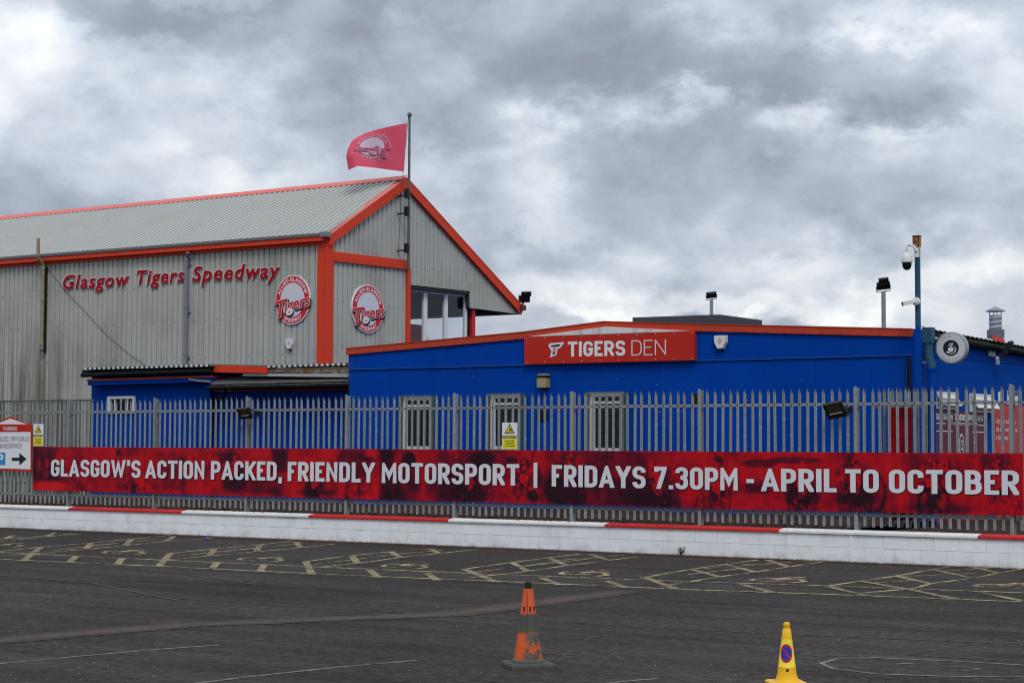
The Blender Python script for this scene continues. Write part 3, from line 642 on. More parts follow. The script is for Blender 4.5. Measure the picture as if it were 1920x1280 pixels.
# older fence behind on the left, seen between the pales
rf = thing('palisade_fence', 'older taller grey palisade fence just behind at the far left by the cladded wall', 'fence', (-36, 31.9, Z2))
REAR = PL((0, 31.9), (1, 0)); xr = REAR.uv(174, 745)[0]; zr_ = REAR.uv(120, 748)[1]
pm2 = palemesh(2.5, m_galv2); x = xr-.08; k = 0
while x > -41:
    inst('pale', pm2, (x+36, 0, zr_-2.5-Z2), rf, random.uniform(-.1, .1)); x -= .125; k += 1
for zr in (zr_-.32, 1.0, zr_-.035):
    g = MB(); g.box(-41.5, xr, 31.925, 31.94, zr-.025, zr+.025); part('rail', g, m_galv2, rf)
for x in (xr-1.25, xr-4., xr-6.75): hpost('post', x, 31.95, .4, zr_+.02, rf, m_galv2, .12)
# folded gate behind the right-hand bays
gt = thing('palisade_gate', 'palisade gate leaf folded back behind the fence at the right near the blue pole', 'gate', (-11.9, 30.25, Z2))
GP = PL((0, 30.22), (1, 0)); ga = GP.uv(1642, 740)[0]; gb = GP.uv(1722, 740)[0]; n = 7
for k in range(3, 9):
    fx = -12.88+(2.75)*k/18; t0 = np.array((fx, FY, 2.)); dd = t0-np.array((0, 0, CZ)); zc_ = dd@fw; pxk = 960+FPX*(dd@rt)/zc_
    inst('pale', pm_, (GP.uv(pxk+6.4-.28*(k-3), 800)[0]+11.9, -.03, ZB-Z2+.0), gt, .06)
for zr in (2.66, .9): g = MB(); g.box(ga-.05, gb+.05, 30.245, 30.28, zr-.02, zr+.02); part('rail', g, m_galv2, gt)

# ---------------------------------------------------------------- long banner on the fence
def vnoise(h, w, cy, cx, sd):
    r_ = np.random.default_rng(sd); a = r_.random((cy+2, cx+2)); yy = np.linspace(0, cy, h); xx = np.linspace(0, cx, w)
    yi = yy.astype(int); xi = xx.astype(int); fy = (yy-yi)[:, None]; fx = (xx-xi)[None]; fy = fy*fy*(3-2*fy); fx = fx*fx*(3-2*fx)
    return (a[yi][:, xi]*(1-fy)*(1-fx)+a[yi+1][:, xi]*fy*(1-fx)+a[yi][:, xi+1]*(1-fy)*fx+a[yi+1][:, xi+1]*fy*fx)
HB, WB = 72, 1500
bpx = np.linspace(62, 1919, WB)[None].repeat(HB, 0); bv = np.linspace(0, 1, HB)[:, None].repeat(WB, 1)    # v: 0 top .. 1 bottom
lum = .74+.16*(vnoise(HB, WB, 3, 44, 1)-.5)*2+.13*(vnoise(HB, WB, 8, 170, 2)-.5)*2+.06*(vnoise(HB, WB, 2, 400, 3)-.5)*2
det = vnoise(HB, WB, 18, 460, 4)*.6+vnoise(HB, WB, 36, 800, 6)*.4
def soft(d, e=.25): return 1/(1+np.exp(np.clip((d-1)/e*4, -30, 30)))
def el(cx, cy, rx, ry, a, e=.25, rot=0.):
    global lum
    dx = (bpx-cx)/100.; dy = (bv-cy)*.95; c, s = math.cos(rot), math.sin(rot)
    X = (dx*c+dy*s)/(rx/100.); Y = (-dx*s+dy*c)/(ry*.95); lum = lum+a*soft(np.hypot(X, Y), e)
def ring(cx, cy, rx, ry, a, w=.12):
    global lum
    d = np.hypot((bpx-cx)/rx, (bv-cy)/ry); lum = lum+a*np.exp(-((d-1)/w)**2)
def mott(cx, cy, rx, ry, a):
    global lum; a *= .8; rx *= .9
    d = soft(np.hypot((bpx-cx)/rx, (bv-cy)/ry), .5); lum = lum+a*d*np.where(det > .52, .6, -1.)*np.clip(np.abs(det-.5)*7, 0, 1)
def rectb(x0, x1, v0, v1, a, e=8):
    global lum
    lum = lum+a/(1+np.exp(np.clip((x0-bpx)/e*3, -30, 30)))/(1+np.exp(np.clip((bpx-x1)/e*3, -30, 30)))/(1+np.exp(np.clip((v0-bv)/.05*3, -30, 30)))/(1+np.exp(np.clip((bv-v1)/.05*3, -30, 30)))
rectb(50, 112, 0, .8, -.5, 14); el(74, .36, 3.5, .10, .38, .5); el(74, .6, 5, .2, .12, .6); el(89, .38, 3.8, .11, .42, .5); el(87, .66, 5, .14, .30, .6, .3); el(95, .92, 26, .14, .4, .3); el(110, .27, 7, .12, .35, .4)
rectb(170, 250, .15, .9, -.05); mott(150, .5, 40, .5, 0.17); mott(220, .35, 30, .4, 0.19); el(222, .12, 4, .08, -.5); mott(262, .8, 30, .25, 0.25); el(252, .9, 5, .15, -.4)
rectb(236, 262, 0, .2, -.25, 4); rectb(290, 345, .1, .9, -.15, 20); mott(390, .35, 45, .4, 0.17); rectb(338, 350, .2, 1, -.3, 5); rectb(420, 530, .55, .95, -.4, 10); rectb(508, 541, 0, .5, -.55, 4)
el(430, .2, 20, .1, -.4, .5, -.2); mott(440, .3, 40, .3, 0.17); rectb(632, 690, 0, .55, -.3, 10); rectb(555, 630, .85, .93, -.4, 6); rectb(575, 600, .6, 1., -.45, 5); mott(585, .75, 30, .3, 0.22)
rectb(690, 716, .0, 1., .14, 6); el(696, .1, 10, .1, .3, .2); el(694, .2, 8, .06, -.5, .3); mott(698, .5, 24, .5, 0.17); ring(664, .86, 13, .3, -.35, .2); mott(668, .85, 22, .2, 0.19)
rectb(714, 738, 0, 1, -.68, 7); rectb(738, 752, .5, 1, -.5, 8); el(768, .22, 13, .17, -.75, .2); el(766, .75, 22, .5, -.4, .4); el(835, .55, 34, .45, -.28, .5); el(905, .25, 24, .3, -.45, .4); mott(880, .8, 60, .3, 0.17); el(875, .85, 40, .12, -.3, .6)
el(850, .2, 10, .3, .2, .5); mott(985, .55, 34, .55, 0.23); el(985, .3, 9, .15, -.45, .3); el(1010, .5, 8, .2, -.4); el(962, .2, 12, .07, -.5, .4); el(1000, .87, 10, .12, -.5)
rectb(1022, 1210, 0, 1, -.36, 14); rectb(1140, 1280, .5, 1, -.28, 16); rectb(825, 960, .0, 1, -.2, 20); mott(1068, .6, 42, .5, 0.25); el(1045, .75, 30, .2, -.3, .5, .4); el(1060, .95, 60, .12, -.25, .6, .15); mott(1130, .2, 25, .2, 0.17); el(1088, .2, 12, .1, .2)
mott(1230, .7, 40, .4, 0.25); el(1210, .25, 6, .1, -.3); mott(1215, .35, 25, .2, 0.17); el(1250, .9, 60, .1, -.3, .6, .12); el(1253, .4, 8, .12, -.45, .3); ring(1290, .83, 17, .36, -.28, .14); mott(1345, .6, 24, .45, 0.22); el(1348, .17, 9, .1, -.4, .3); mott(1310, .75, 20, .15, 0.19)
el(1425, .2, 34, .07, -.45, .3); rectb(1390, 1450, .52, .72, -.35, 12); rectb(1360, 1400, .9, .97, -.2, 16); mott(1418, .6, 22, .1, 0.22)
el(1490, .14, 52, .06, -.45, .3); mott(1505, .72, 42, .25, 0.23); ring(1500, .68, 16, .28, -.3, .2); el(1500, .78, 40, .1, -.25, .5)
mott(1595, .45, 26, .5, 0.22); ring(1640, .68, 22, .33, -.42, .13); el(1605, .78, 38, .1, -.42, .4); el(1590, .3, 22, .1, -.28, .5); el(1600, .14, 14, .1, -.3, .4); rectb(1560, 1680, .5, 1, -.12, 20)
rectb(1670, 1700, 0, 1, .08, 10); rectb(1705, 1830, 0, 1, -.12, 20); mott(1755, .45, 34, .5, 0.25); el(1750, .2, 9, .12, -.35, .3); ring(1737, .85, 14, .26, -.35, .2); el(1752, .7, 14, .2, -.35); mott(1785, .3, 14, .3, 0.19); el(1760, .92, 70, .08, -.25, .6)
rectb(1838, 1900, 0, .45, -.2, 8); mott(1870, .35, 45, .4, 0.22); mott(1905, .85, 20, .2, 0.22); el(1860, .3, 10, .12, .2)
def rider(cx, cy, s, dr):       # a leaning speedway rider: wheels, frame, body, helmet
    global lum
    el(cx, cy+.18*s, 30*s, .30*s, -0.20, .5, .12*dr)
    for wx in (-15, 17): ring(cx+wx*s, cy+.28*s, 9*s, .20*s, -0.31, .16)
    el(cx, cy+.24*s, 15*s, .08*s, -0.31, .3, .2*dr); el(cx+3*dr*s, cy+.06*s, 9*s, .10*s, .40, .3, -.5*dr); el(cx-2*dr*s, cy-.08*s, 6.5*s, .17*s, .42, .3, .35*dr)
    el(cx+7*dr*s, cy-.04*s, 6*s, .04*s, .35, .3, .5*dr); el(cx+10*dr*s, cy+.08*s, 5*s, .03*s, -0.31, .3, .9*dr); el(cx-6*dr*s, cy+.22*s, 4*s, .14*s, .35, .3, .7*dr)
    el(cx+2*dr*s, cy-.29*s, 5.2*s, .10*s, .40, .25); el(cx+4*dr*s, cy-.28*s, 2.6*s, .05*s, -0.50, .3); mott(cx, cy, 22*s, .34*s, .22)
for q_ in ((440, .45, .8, 1), (985, .5, .8, -1), (1068, .5, 1.15, 1), (1235, .62, .95, -1), (1345, .55, 1.0, -1), (1505, .55, 1.05, 1), (1605, .52, 1.2, 1), (1752, .52, 1.15, -1), (1872, .42, .8, 1), (590, .7, .7, -1), (880, .62, .9, 1)): rider(*q_)
lum = np.clip(lum, .02, 1.05)
def redmap(l_):
    l_ = np.clip(l_, 0, 1)
    stops = np.array([0, .25, .5, .75, 1.]); Rr = np.interp(l_, stops, [.018, .055, .16, .36, .50]); Gg = np.interp(l_, stops, [.004, .004, .003, .004, .006]); Bb = np.interp(l_, stops, [.009, .014, .014, .010, .011])
    return np.stack([Rr, Gg, Bb], -1)
bcol = redmap(lum)
def printgrid(name, F3, rgb, parent, thick=None, m_=None):
    h, w = rgb.shape[:2]; me = bpy.data.meshes.new(name); V = np.array([F3(i/(w-1), j/(h-1)) for j in range(h) for i in range(w)]); V = V-rootloc(parent)
    F = [(j*w+i, (j+1)*w+i, (j+1)*w+i+1, j*w+i+1) for j in range(h-1) for i in range(w-1)]
    nb = len(V); bk = []
    if thick is not None:      # the sheet's edge and back
        c = [0, w-1, h*w-1, (h-1)*w]; bk = [V[i]+thick for i in c]; V = np.vstack([V, bk])
        F += [(nb, nb+1, nb+2, nb+3), (c[0], c[1], nb+1, nb), (c[1], c[2], nb+2, nb+1), (c[2], c[3], nb+3, nb+2), (c[3], c[0], nb, nb+3)]
    me.from_pydata([tuple(x) for x in V], [], F); me.materials.append(m_ or m_print)
    a = me.attributes.new('print', 'FLOAT_COLOR', 'POINT'); cc = np.ones((len(V), 4)); cc[:nb, :3] = rgb.reshape(-1, 3)
    if thick is not None: cc[nb:, :3] = rgb.reshape(-1, 3).mean(0)
    a.data.foreach_set('color', cc.ravel()); me.update()
    o = bpy.data.objects.new(name, me); COL.objects.link(o); o.parent = parent; return o
ub0 = BAN.uv(62, 880)[0]; ub1 = BAN.uv(1919, 900)[0]
bxs = [62, 500, 960, 1440, 1919]; tz = [BAN.uv(x, y)[1] for x, y in zip(bxs, (837, 840, 843.5, 847, 849.5))]; bz = [BAN.uv(x, y)[1] for x, y in zip(bxs, (918, 931, 942.5, 956, 966))]
bu = [BAN.uv(x, 890)[0] for x in bxs]
ztop = lambda u: float(np.interp(u, bu, tz)); zbot = lambda u: float(np.interp(u, bu, bz))
ban = thing('fence_banner', 'long red printed speedway banner with big white capitals fixed along the fence', 'banner', (-22, FY-.05, .85))
colu = np.array([BAN.uv(x, 890)[0] for x in bpx[0]]); npan = 13
for k in range(npan):
    ua = ub0+(ub1-ub0)*k/npan; uc = ub0+(ub1-ub0)*(k+1)/npan-.004; idx = np.where((colu >= ua) & (colu <= uc+.02))[0]
    sub = bcol[:, idx]; dd = random.uniform(-.004, .004)
    printgrid('banner_panel', lambda s, t: BAN.w(ua+(uc-ua)*s, ztop(ua+(uc-ua)*s)*(1-t)+zbot(ua+(uc-ua)*s)*t, dd), sub, ban, thick=np.array((0, .004, 0)))
g = MB()
for k in range(1, npan):
    u = ub0+(ub1-ub0)*k/npan; BAN.box(g, u-.03, u+.03, zbot(u)+.01, ztop(u)-.01, -.02, -.009)
part('joint_batten', g, m_bolt, ban, kind='stuff')
words = [("GLASGOW'S", 96, 264), ("ACTION", 273, 384), ("PACKED,", 396, 530), ("FRIENDLY", 540, 703), ("MOTORSPORT", 716, 974), ("FRIDAYS", 1035, 1211), ("7.30PM", 1227, 1384), ("APRIL", 1428, 1569), ("TO", 1585, 1648), ("OCTOBER", 1667, 1911)]
lx = [100, 480, 950, 1440, 1900]; lu = [BAN.uv(x, 890)[0] for x in lx]
lt = [BAN.uv(x, y, .012)[1] for x, y in zip(lx, (861, 864.5, 869.5, 878, 881.5))]; lb = [BAN.uv(x, y, .012)[1] for x, y in zip(lx, (892.5, 900, 909.5, 920.5, 927.5))]
for wd, xa, xb in words+[("|", 1001, 1008), ("-", 1400, 1414)]:
    ua = BAN.uv(xa, 890)[0]; uc = BAN.uv(xb, 890)[0]; mpx = lambda dx, dz, dd: (lambda xn, y, l_: (lambda u: BAN.w(u+dx, float(np.interp(u, lu, lb))+y*(float(np.interp(u, lu, lt))-float(np.interp(u, lu, lb)))+dz, dd+l_))(ua+(uc-ua)*xn))
    kw = dict(cw=.50, t=.175, track=.075)
    if wd in '|-': kw = dict(cw=.8, t=.175 if wd == '-' else .14, track=0)
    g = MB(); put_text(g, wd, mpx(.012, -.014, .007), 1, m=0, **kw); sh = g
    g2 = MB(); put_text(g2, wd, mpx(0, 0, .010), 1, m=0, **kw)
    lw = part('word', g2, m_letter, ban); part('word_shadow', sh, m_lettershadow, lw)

# ---------------------------------------------------------------- blue building
def zof(P, x, y, d=0): return P.uv(x, y, d)[1]
bld = thing('blue_building', 'long low blue clubhouse with red roof edge behind the fence', 'building', (-20, 34.5, Z2))
uL, uR = BLU.uv(656, 700)[0], BLU.uv(1711, 700)[0]
roofpts = [(652, 654), (985, 623), (1135, 603.5), (1300, 608), (1712, 617.5)]; roofu = [BLU.uv(x, y)[0] for x, y in roofpts]; roofz = [BLU.uv(x, y)[1] for x, y in roofpts]
th_r = .145; rz_ = lambda u: float(np.interp(u, roofu, roofz)); zseam = 3.786
# core behind the panels
g = MB(); BLU.prism(g, [(uL, Z2), (uR, Z2)]+[(u, z-.02) for u, z in zip(roofu[::-1], roofz[::-1])], -9.5, -.03); part('wall', g, m_blue, bld)
u = uL; k = 0; wpan = 1.205
while u < uR-.02:
    ue = min(u+wpan, uR); g = MB(); BLU.box(g, u+.0015, ue-.0015, Z2, zseam-.004, -.028, random.uniform(-.0015, .0015)); part('wall_panel', g, m_blue, bld); u = ue
us = [uL]+[BLU.uv(x, 660)[0] for x in (779, 985, 1342, 1530)]+[uR]
for a, b_ in zip(us[:-1], us[1:]):
    pts = [(a+.003, zseam), (b_-.003, zseam), (b_-.003, rz_(b_)-.12)]+[(q, rz_(q)-.12) for q in roofu[::-1] if a < q < b_]+[(a+.003, rz_(a)-.12)]
    g = MB(); BLU.prism(g, pts, -.028, .02+random.uniform(-.001, .001)); part('upper_panel', g, m_blue, bld)
g = MB(); BLU.box(g, uL, uR, zseam-.014, zseam-.001, -.02, .040); part('drip_flashing', g, mat('seam_highlight_blue', (.02, .10, .36), .5), bld)  # paler blue puts the highlight along the seam into the colour
g = MB()
for k in range(34):
    uu = uL+.25+k*(uR-uL-.5)/33
    for zz in (zseam+.06, 2.9, 1.9):
        if random.random() < .8: g.obox(BLU.w(uu+random.uniform(-.02, .02), zz, .003 if zz < zseam else .023), (1, 0, 0), (0, 1, 0), (0, 0, 1), .010, .004, .010)
    if random.random() < .8: g.obox(BLU.w(uu, rz_(uu)-th_r+.03, .073), (1, 0, 0), (0, 1, 0), (0, 0, 1), .010, .004, .010)
part('fixing_screws', g, m_bolt, bld, kind='stuff')
g = MB()
for k in range(26): g.lathe([(random.uniform(.006, .016), 0), (.004, .003)], BLU.w(random.uniform(uL+.3, uR-.3), random.uniform(2.6, 4.), .023 if k % 2 else .003), 6, ax=BLU.N)
part('paint_chips', g, m_blue2 if 0 else mat('pale_chip', (.10, .28, .42), .6), bld, kind='stuff')
# red roof edge in segments
segs = [-27.75]; fas = list(zip(roofu, roofz)); th = .145
for (a, za), (b_, zb) in zip(fas[:-1], fas[1:]):
    n = max(1, round((b_-a)/3.)); 
    for k in range(n):
        s0, s1 = a+(b_-a)*k/n, a+(b_-a)*(k+1)/n; z0, z1 = za+(zb-za)*k/n, za+(zb-za)*(k+1)/n
        g = MB(); BLU.prism(g, [(s0, z0-th), (s1-.004, z1-th), (s1-.004, z1), (s0, z0)], -.02, .07); BLU.prism(g, [(s0, z0+.001), (s1-.004, z1+.001), (s1-.004, z1+.018), (s0, z0+.018)], -.25, .085); part('roof_edge', g, m_fascia, bld)
g = MB()
for (a, za), (b_, zb) in zip(fas[:-1], fas[1:]): g.add([BLU.w(a, za+.002, -.24), BLU.w(b_, zb+.002, -.24), BLU.w(b_, zb-.1, -9.5), BLU.w(a, za-.1, -9.5)], [(0, 1, 2, 3)])
part('roof', g, m_felt, bld)
# side wall to the right, running away from the camera
SX = BLU.uv(1713, 700)[0]; SID = PL((SX, 34.5), (0, 1))
e0 = SID.uv(1746, 626); e1 = SID.uv(1920, 657); uE = 12.
zs = lambda u: e0[1]+(e1[1]-e0[1])*(u-e0[0])/(e1[0]-e0[0])
s0_ = SID.uv(1750, 668); s1_ = SID.uv(1920, 684)
zsm = lambda u: s0_[1]+(s1_[1]-s0_[1])*(u-s0_[0])/(s1_[0]-s0_[0])
g = MB(); SID.prism(g, [(0, Z2), (uE, Z2), (uE, zs(uE)), (0, zs(0))], -.5, -.03); part('side_wall', g, m_blue, bld)
uj = [0, SID.uv(1815, 720)[0]*.33, SID.uv(1815, 720)[0]*.66, SID.uv(1861, 720)[0], 9.6, uE]
for a, b_ in zip(uj[:-1], uj[1:]):
    g = MB(); SID.prism(g, [(a+.004, Z2), (b_-.004, Z2), (b_-.004, zsm(b_)-.012), (a+.004, zsm(a)-.012)], -.028, 0); part('wall_panel', g, m_blue2, bld)
    g = MB(); SID.prism(g, [(a+.004, zsm(a)), (b_-.004, zsm(b_)), (b_-.004, zs(b_)-.04), (a+.004, zs(a)-.04)], -.028, .012); part('upper_panel', g, m_blue2, bld)
# fat black gutter and corrugated roof edge
g = MB(); g.tube([SID.w(e0[0]-.1, zs(e0[0]-.1)-.06, .1), SID.w(uE, zs(uE)-.06, .1)], .085, 12); part('gutter', g, m_blackgut, bld, True)
g = MB(); V = []; nc = 170
for i in range(nc+1):
    uu = e0[0]-.15+(uE-e0[0]+.15)*i/nc; zz = zs(uu)+.055+.022*math.cos(i*PI/2*1.0)
    V += [SID.w(uu, zz, .16), SID.w(uu, zz+.02, -1.5), SID.w(uu, zz-.008, .16)]
g.add(V, [f for i in range(nc) for f in ((3*i, 3*i+3, 3*i+4, 3*i+1), (3*i+2, 3*i+5, 3*i+3, 3*i))]); part('corrugated_roof', g, mat('dark_roof_sheet', (.05, .048, .04), .8, 0, .3, 5), bld)
# windows with security grilles, seen through the fence
def grille_window(x0, x1, yt, yb):
    a = BLU.uv(x0, yt); b_ = BLU.uv(x1, yb); u0, u1, z1, z0 = a[0], b_[0], a[1], b_[1]
    g = MB()
    for q in ((u0, u1, z1-.07, z1), (u0, u1, z0, z0+.07), (u0, u0+.13, z0+.07, z1-.07), (u1-.05, u1, z0+.07, z1-.07), ((u0+u1)/2-.02, (u0+u1)/2+.02, z0+.07, z1-.07), (u0+.13, u1-.05, z1-.22, z1-.17)): BLU.box(g, *q, .002, .06)
    w_ = part('window', g, m_upvc, bld)
    g = MB(); BLU.box(g, u0+.06, u1-.06, z0+.05, z1-.05, .004, .02); part('pane', g, m_glassdark, w_)
    g = MB(); n = 26
    for k in range(n+1):
        z = z0+(z1-z0)*k/n; BLU.box(g, u0-.02, u1+.02, z-.0012, z+.0012, .11, .113)
    n = 14
    for k in range(n+1):
        u = u0+(u1-u0)*k/n; BLU.box(g, u-.0012, u+.0012, z0, z1, .119, .121)
    for q in ((u0-.03, u1+.03, z1, z1+.035), (u0-.03, u1+.03, z0-.035, z0), (u0-.035, u0, z0, z1), (u1, u1+.035, z0, z1)): BLU.box(g, *q, .09, .13)
    part('grille', g, m_galv2, w_)
    g = MB(); BLU.box(g, u0-.10, u0-.04, z0-.03, z1+.03, .002, .09); BLU.box(g, u1+.04, u1+.10, z0-.03, z1+.03, .002, .09); part('side_trim', g, m_teal, w_)
for q in ((758, 814, 745, 842), (922, 979, 741, 842), (1108, 1172, 738, 846)): grille_window(*q)
for (x0, x1, y0, y1) in ((1009, 1028, 768, 786), (1300, 1309, 738, 756)):
    a = BLU.uv(x0, y0); b_ = BLU.uv(x1, y1); g = MB(); BLU.box(g, a[0], b_[0], b_[1], a[1], .002, .05)
    for k in range(4): BLU.box(g, a[0]+.01, b_[0]-.01, b_[1]+(a[1]-b_[1])*(k+.3)/4, b_[1]+(a[1]-b_[1])*(k+.6)/4, .05, .06)
    part('vent', g, m_black, bld)
# top hung windows on the side wall
def side_window(x0, x1, yt, yb):
    a = SID.uv(x0, yt); b_ = SID.uv(x1, yb); u0, u1, z1, z0 = a[0], b_[0], a[1], b_[1]; g = MB()
    for q in ((u0, u1, z1-.06, z1), (u0, u1, z0, z0+.06), (u0, u0+.06, z0+.06, z1-.06), (u1-.06, u1, z0+.06, z1-.06)): SID.box(g, *q, .002, .06)
    w_ = part('window', g, m_upvc, bld); g = MB(); SID.box(g, u0+.05, u1-.05, z0+.05, z1-.05, .003, .01); part('pane', g, m_glassdark, w_)
    top = z1-.06; h = z1-z0-.1; an = R(32); ly = math.sin(an); lz = -math.cos(an)
    def pt(u, s): return SID.w(u, top+lz*s, .06+ly*s)
    g = MB(); nn = np.cross(SID.U, (SID.N*ly+np.array((0, 0, lz))))*.03
    for (p, q, s0, s1) in ((u0, u1, 0, .09), (u0, u1, h-.09, h), (u0, u0+.09, .09, h-.09), (u1-.09, u1, .09, h-.09)): g.prism([pt(p, s0), pt(p, s1), pt(q, s1), pt(q, s0)], nn)
    sash = part('sash', g, m_upvc, w_); g = MB(); g.add([pt(u0+.08, .08)+nn*.5, pt(u0+.08, h-.08)+nn*.5, pt(u1-.08, h-.08)+nn*.5, pt(u1-.08, .08)+nn*.5], [(0, 1, 2, 3)]); part('sash_pane', g, mat('sky_tinted_glass', (.2, .22, .25), .1), w_)
side_window(1752, 1788, 733, 768); side_window(1817, 1858, 737, 774)
# downpipe at the corner
def pxd(P, x, y, d): return P.w(*P.uv(x, y, d), d)
g = MB(); c = pxd(SID, 1741, 640, .25); ra = .085
g.box(c[0]-.10, c[0]+.10, c[1]-.10, c[1]+.10, zof(SID, 1741, 642, .25), zof(SID, 1741, 614, .25)); hp = part('hopper', g, m_teal, bld)
g = MB(); z1 = zof(SID, 1741, 642, .25); g.tube([(c[0], c[1], z1+.02), (c[0], c[1], z1-.25), (c[0]+.05, c[1], z1-.42), (c[0]+.06, c[1], z1-.5)], ra, 12); g.tube([(c[0], c[1], z1-.02), (c[0], c[1], z1+.02)], ra*1.2, 12); part('downpipe', g, m_teal, bld, True)
g = MB(); g.tube([(c[0]+.06, c[1], z1-.5), (c[0]+.06, c[1], Z2)], ra*.95, 12); g.tube([(c[0]+.06, c[1], z1-.56), (c[0]+.06, c[1], z1-.5)], ra*1.2, 12); part('downpipe', g, m_blue2, bld, True)
g = MB()
for x, d in ((1703.5, .06), (1707.5, .05)):
    u = BLU.uv(x, 700)[0]; BLU.box(g, u-.014, u+.014, Z2, 3.72, .03, d+.01)
part('dark_gap_strips', g, m_black, bld)  # black strips standing in for the dark gaps at the wall end
g = MB(); g.tube([pxd(BLU, 1726, 712, .25), pxd(BLU, 1725, 690, .3), pxd(BLU, 1728, 672, .32), pxd(BLU, 1735, 660, .3)], .012, 6); g.tube([pxd(BLU, 1722, 612, .05), pxd(BLU, 1728, 611, .1), pxd(BLU, 1740, 617, .2)], .008, 6); part('loose_cable', g, m_black, bld)
# louvre vent on the side wall
a = SID.uv(1852, 653); b_ = SID.uv(1863, 669); g = MB(); SID.box(g, a[0], b_[0], b_[1], a[1], .012, .04)
for k in range(6): SID.box(g, a[0]+.03, b_[0]-.03, b_[1]+(a[1]-b_[1])*(k+.25)/6, b_[1]+(a[1]-b_[1])*(k+.65)/6, .04, .06)
part('louvre_vent', g, m_upvc, bld)
g = MB(); SID.prism(g, [SID.uv(*q, .2) for q in ((1860, 627), (1884, 636), (1884, 643), (1861, 636))], .17, .2); part('loose_flashing', g, m_trim, bld)
# dark roof box
RB = PL((0, 36.5), (1, 0)); g = MB(); RB.prism(g, RB.poly([(1186, 614), (1350, 616), (1350, 589.5), (1186, 595)]), -2.1, 0)
single('roof_plant_box', g, m_felt, 'low dark grey felt covered box on the roof beside the red sign', 'roof box')

# floodlight builder: head facing dir, tilt
def flood(root, c, ax, ayy, w, h, t, led=False, bright=True):
    """c centre, ax = right unit vector, ayy = up-in-plane vector; normal = ax x ay"""
    c = np.array(c, float); ax = np.array(ax, float); ax /= np.linalg.norm(ax); ay = np.array(ayy, float); ay -= ax*(ay@ax); ay /= np.linalg.norm(ay); nz = np.cross(ax, ay)
    g = MB(); g.obox(c, ax, ay, nz, w/2, h/2, t/2)
    n = 6
    for k in range(n): g.obox(c-nz*(t/2+.018)+ax*(w*(k+.5)/n-w/2), ax, ay, nz, .006, h*.4, .018)
    for s in (-1, 1): g.obox(c+ax*s*(w/2-.012)+nz*(t/2+.004), ax, ay, nz, .012, h/2, .006); g.obox(c+ay*s*(h/2-.012)+nz*(t/2+.004), ax, ay, nz, w/2-.024, .012, .006)
    b = part('lamp_housing', g, m_black, root)
    g = MB(); g.obox(c+nz*(t/2+.003)+ay*h*.1, ax, ay, nz, w*.36, h*.30, .002); part('lens', g, m_lens, b)
    g = MB(); g.obox(c+nz*(t/2+.006)-ay*h*.17, ax, ay, nz, w*.34, h*.035, .0015); part('reflector_strip', g, m_whitepl, b)
    return nz
m_lens = mat('amber_grey_lens', (.045, .035, .018), .15, 0, .5, 25, spec=.7)
def u3(v): v = np.array(v, float); return v/np.linalg.norm(v)
camright = np.array(r0); toward = np.array([math.sin(YAW), -math.cos(YAW), 0.])
# on the fence
for (px, py, lab, sz, rolltilt) in ((459, 774, 'black floodlight on the left part of the fence above PACKED', .29, .03), (1566, 768, 'larger black floodlight on the right part of the fence above APRIL', .34, .12)):
    c = pxd(FEN, px, py, .22); t_ = thing('floodlight', lab, 'floodlight', c+np.array((.2, .2, 0)), 'floodlights')
    ax = u3(camright*.88+np.array((0, 0, rolltilt*1.6))+toward*.5); ay = u3(-camright*.5+np.array((0, 0, .88))+toward*.55)
    nz = flood(t_, c, ax, ay, sz, sz*.92, .055)
    g = MB(); g.tube([c-nz*.05, c-nz*.10+np.array((.05, .02, .03)), np.array((c[0]+.17, FY, c[2]+.02))], .014, 8); g.obox(c-nz*.06+ax*.0, ax, ay, nz, sz*.4, .012, .02)
    g.obox(np.array((c[0]+.18, FY-.01, c[2]+.0)), (1, 0, 0), (0, 1, 0), (0, 0, 1), .04, .02, .05); part('bracket', g, m_black, t_)
def polelight(px, ytop, ybase, P, lab, sz, double=False, pr=.028):
    b_ = P.w(*P.uv(px, ybase)); tp = P.w(*P.uv(px, ytop)); t_ = thing('floodlight', lab, 'floodlight', b_, 'floodlights')
    g = MB(); g.tube([(b_[0], b_[1], b_[2]-.5), (b_[0], b_[1], tp[2])], pr, 10); part('pole', g, m_galv, t_, True)
    c = np.array((b_[0], b_[1], tp[2]+sz*.42)); ax = u3(-camright-.12*toward+np.array((0, 0, -.12))); ay = u3(np.array((0, 0, .8))+toward*.45+camright*.22)
    nz = flood(t_, c, ax, ay, sz, sz*.55, .06)
    if double: flood(t_, c+ay*sz*.5+toward*-.04+ax*sz*.12, ax, ay, sz*.75, sz*.35, .05)
    g = MB()
    for s in (-1, 1): g.tube([np.array((b_[0], b_[1], tp[2])), np.array((b_[0], b_[1], tp[2]))+ax*s*sz*.52, c+ax*s*sz*.52], .010, 6)
    part('bracket', g, m_black, t_)
RP = PL((0, 37.0), (1, 0))
polelight(1334, 561, 588.5, RP, 'floodlight on short grey pole standing on the dark roof box', .23, pr=.04)
polelight(1657, 546, 613, PL((0, 35.6), (1, 0)), 'double floodlight on tall grey pole left of the blue camera pole', .27, True, pr=.045)

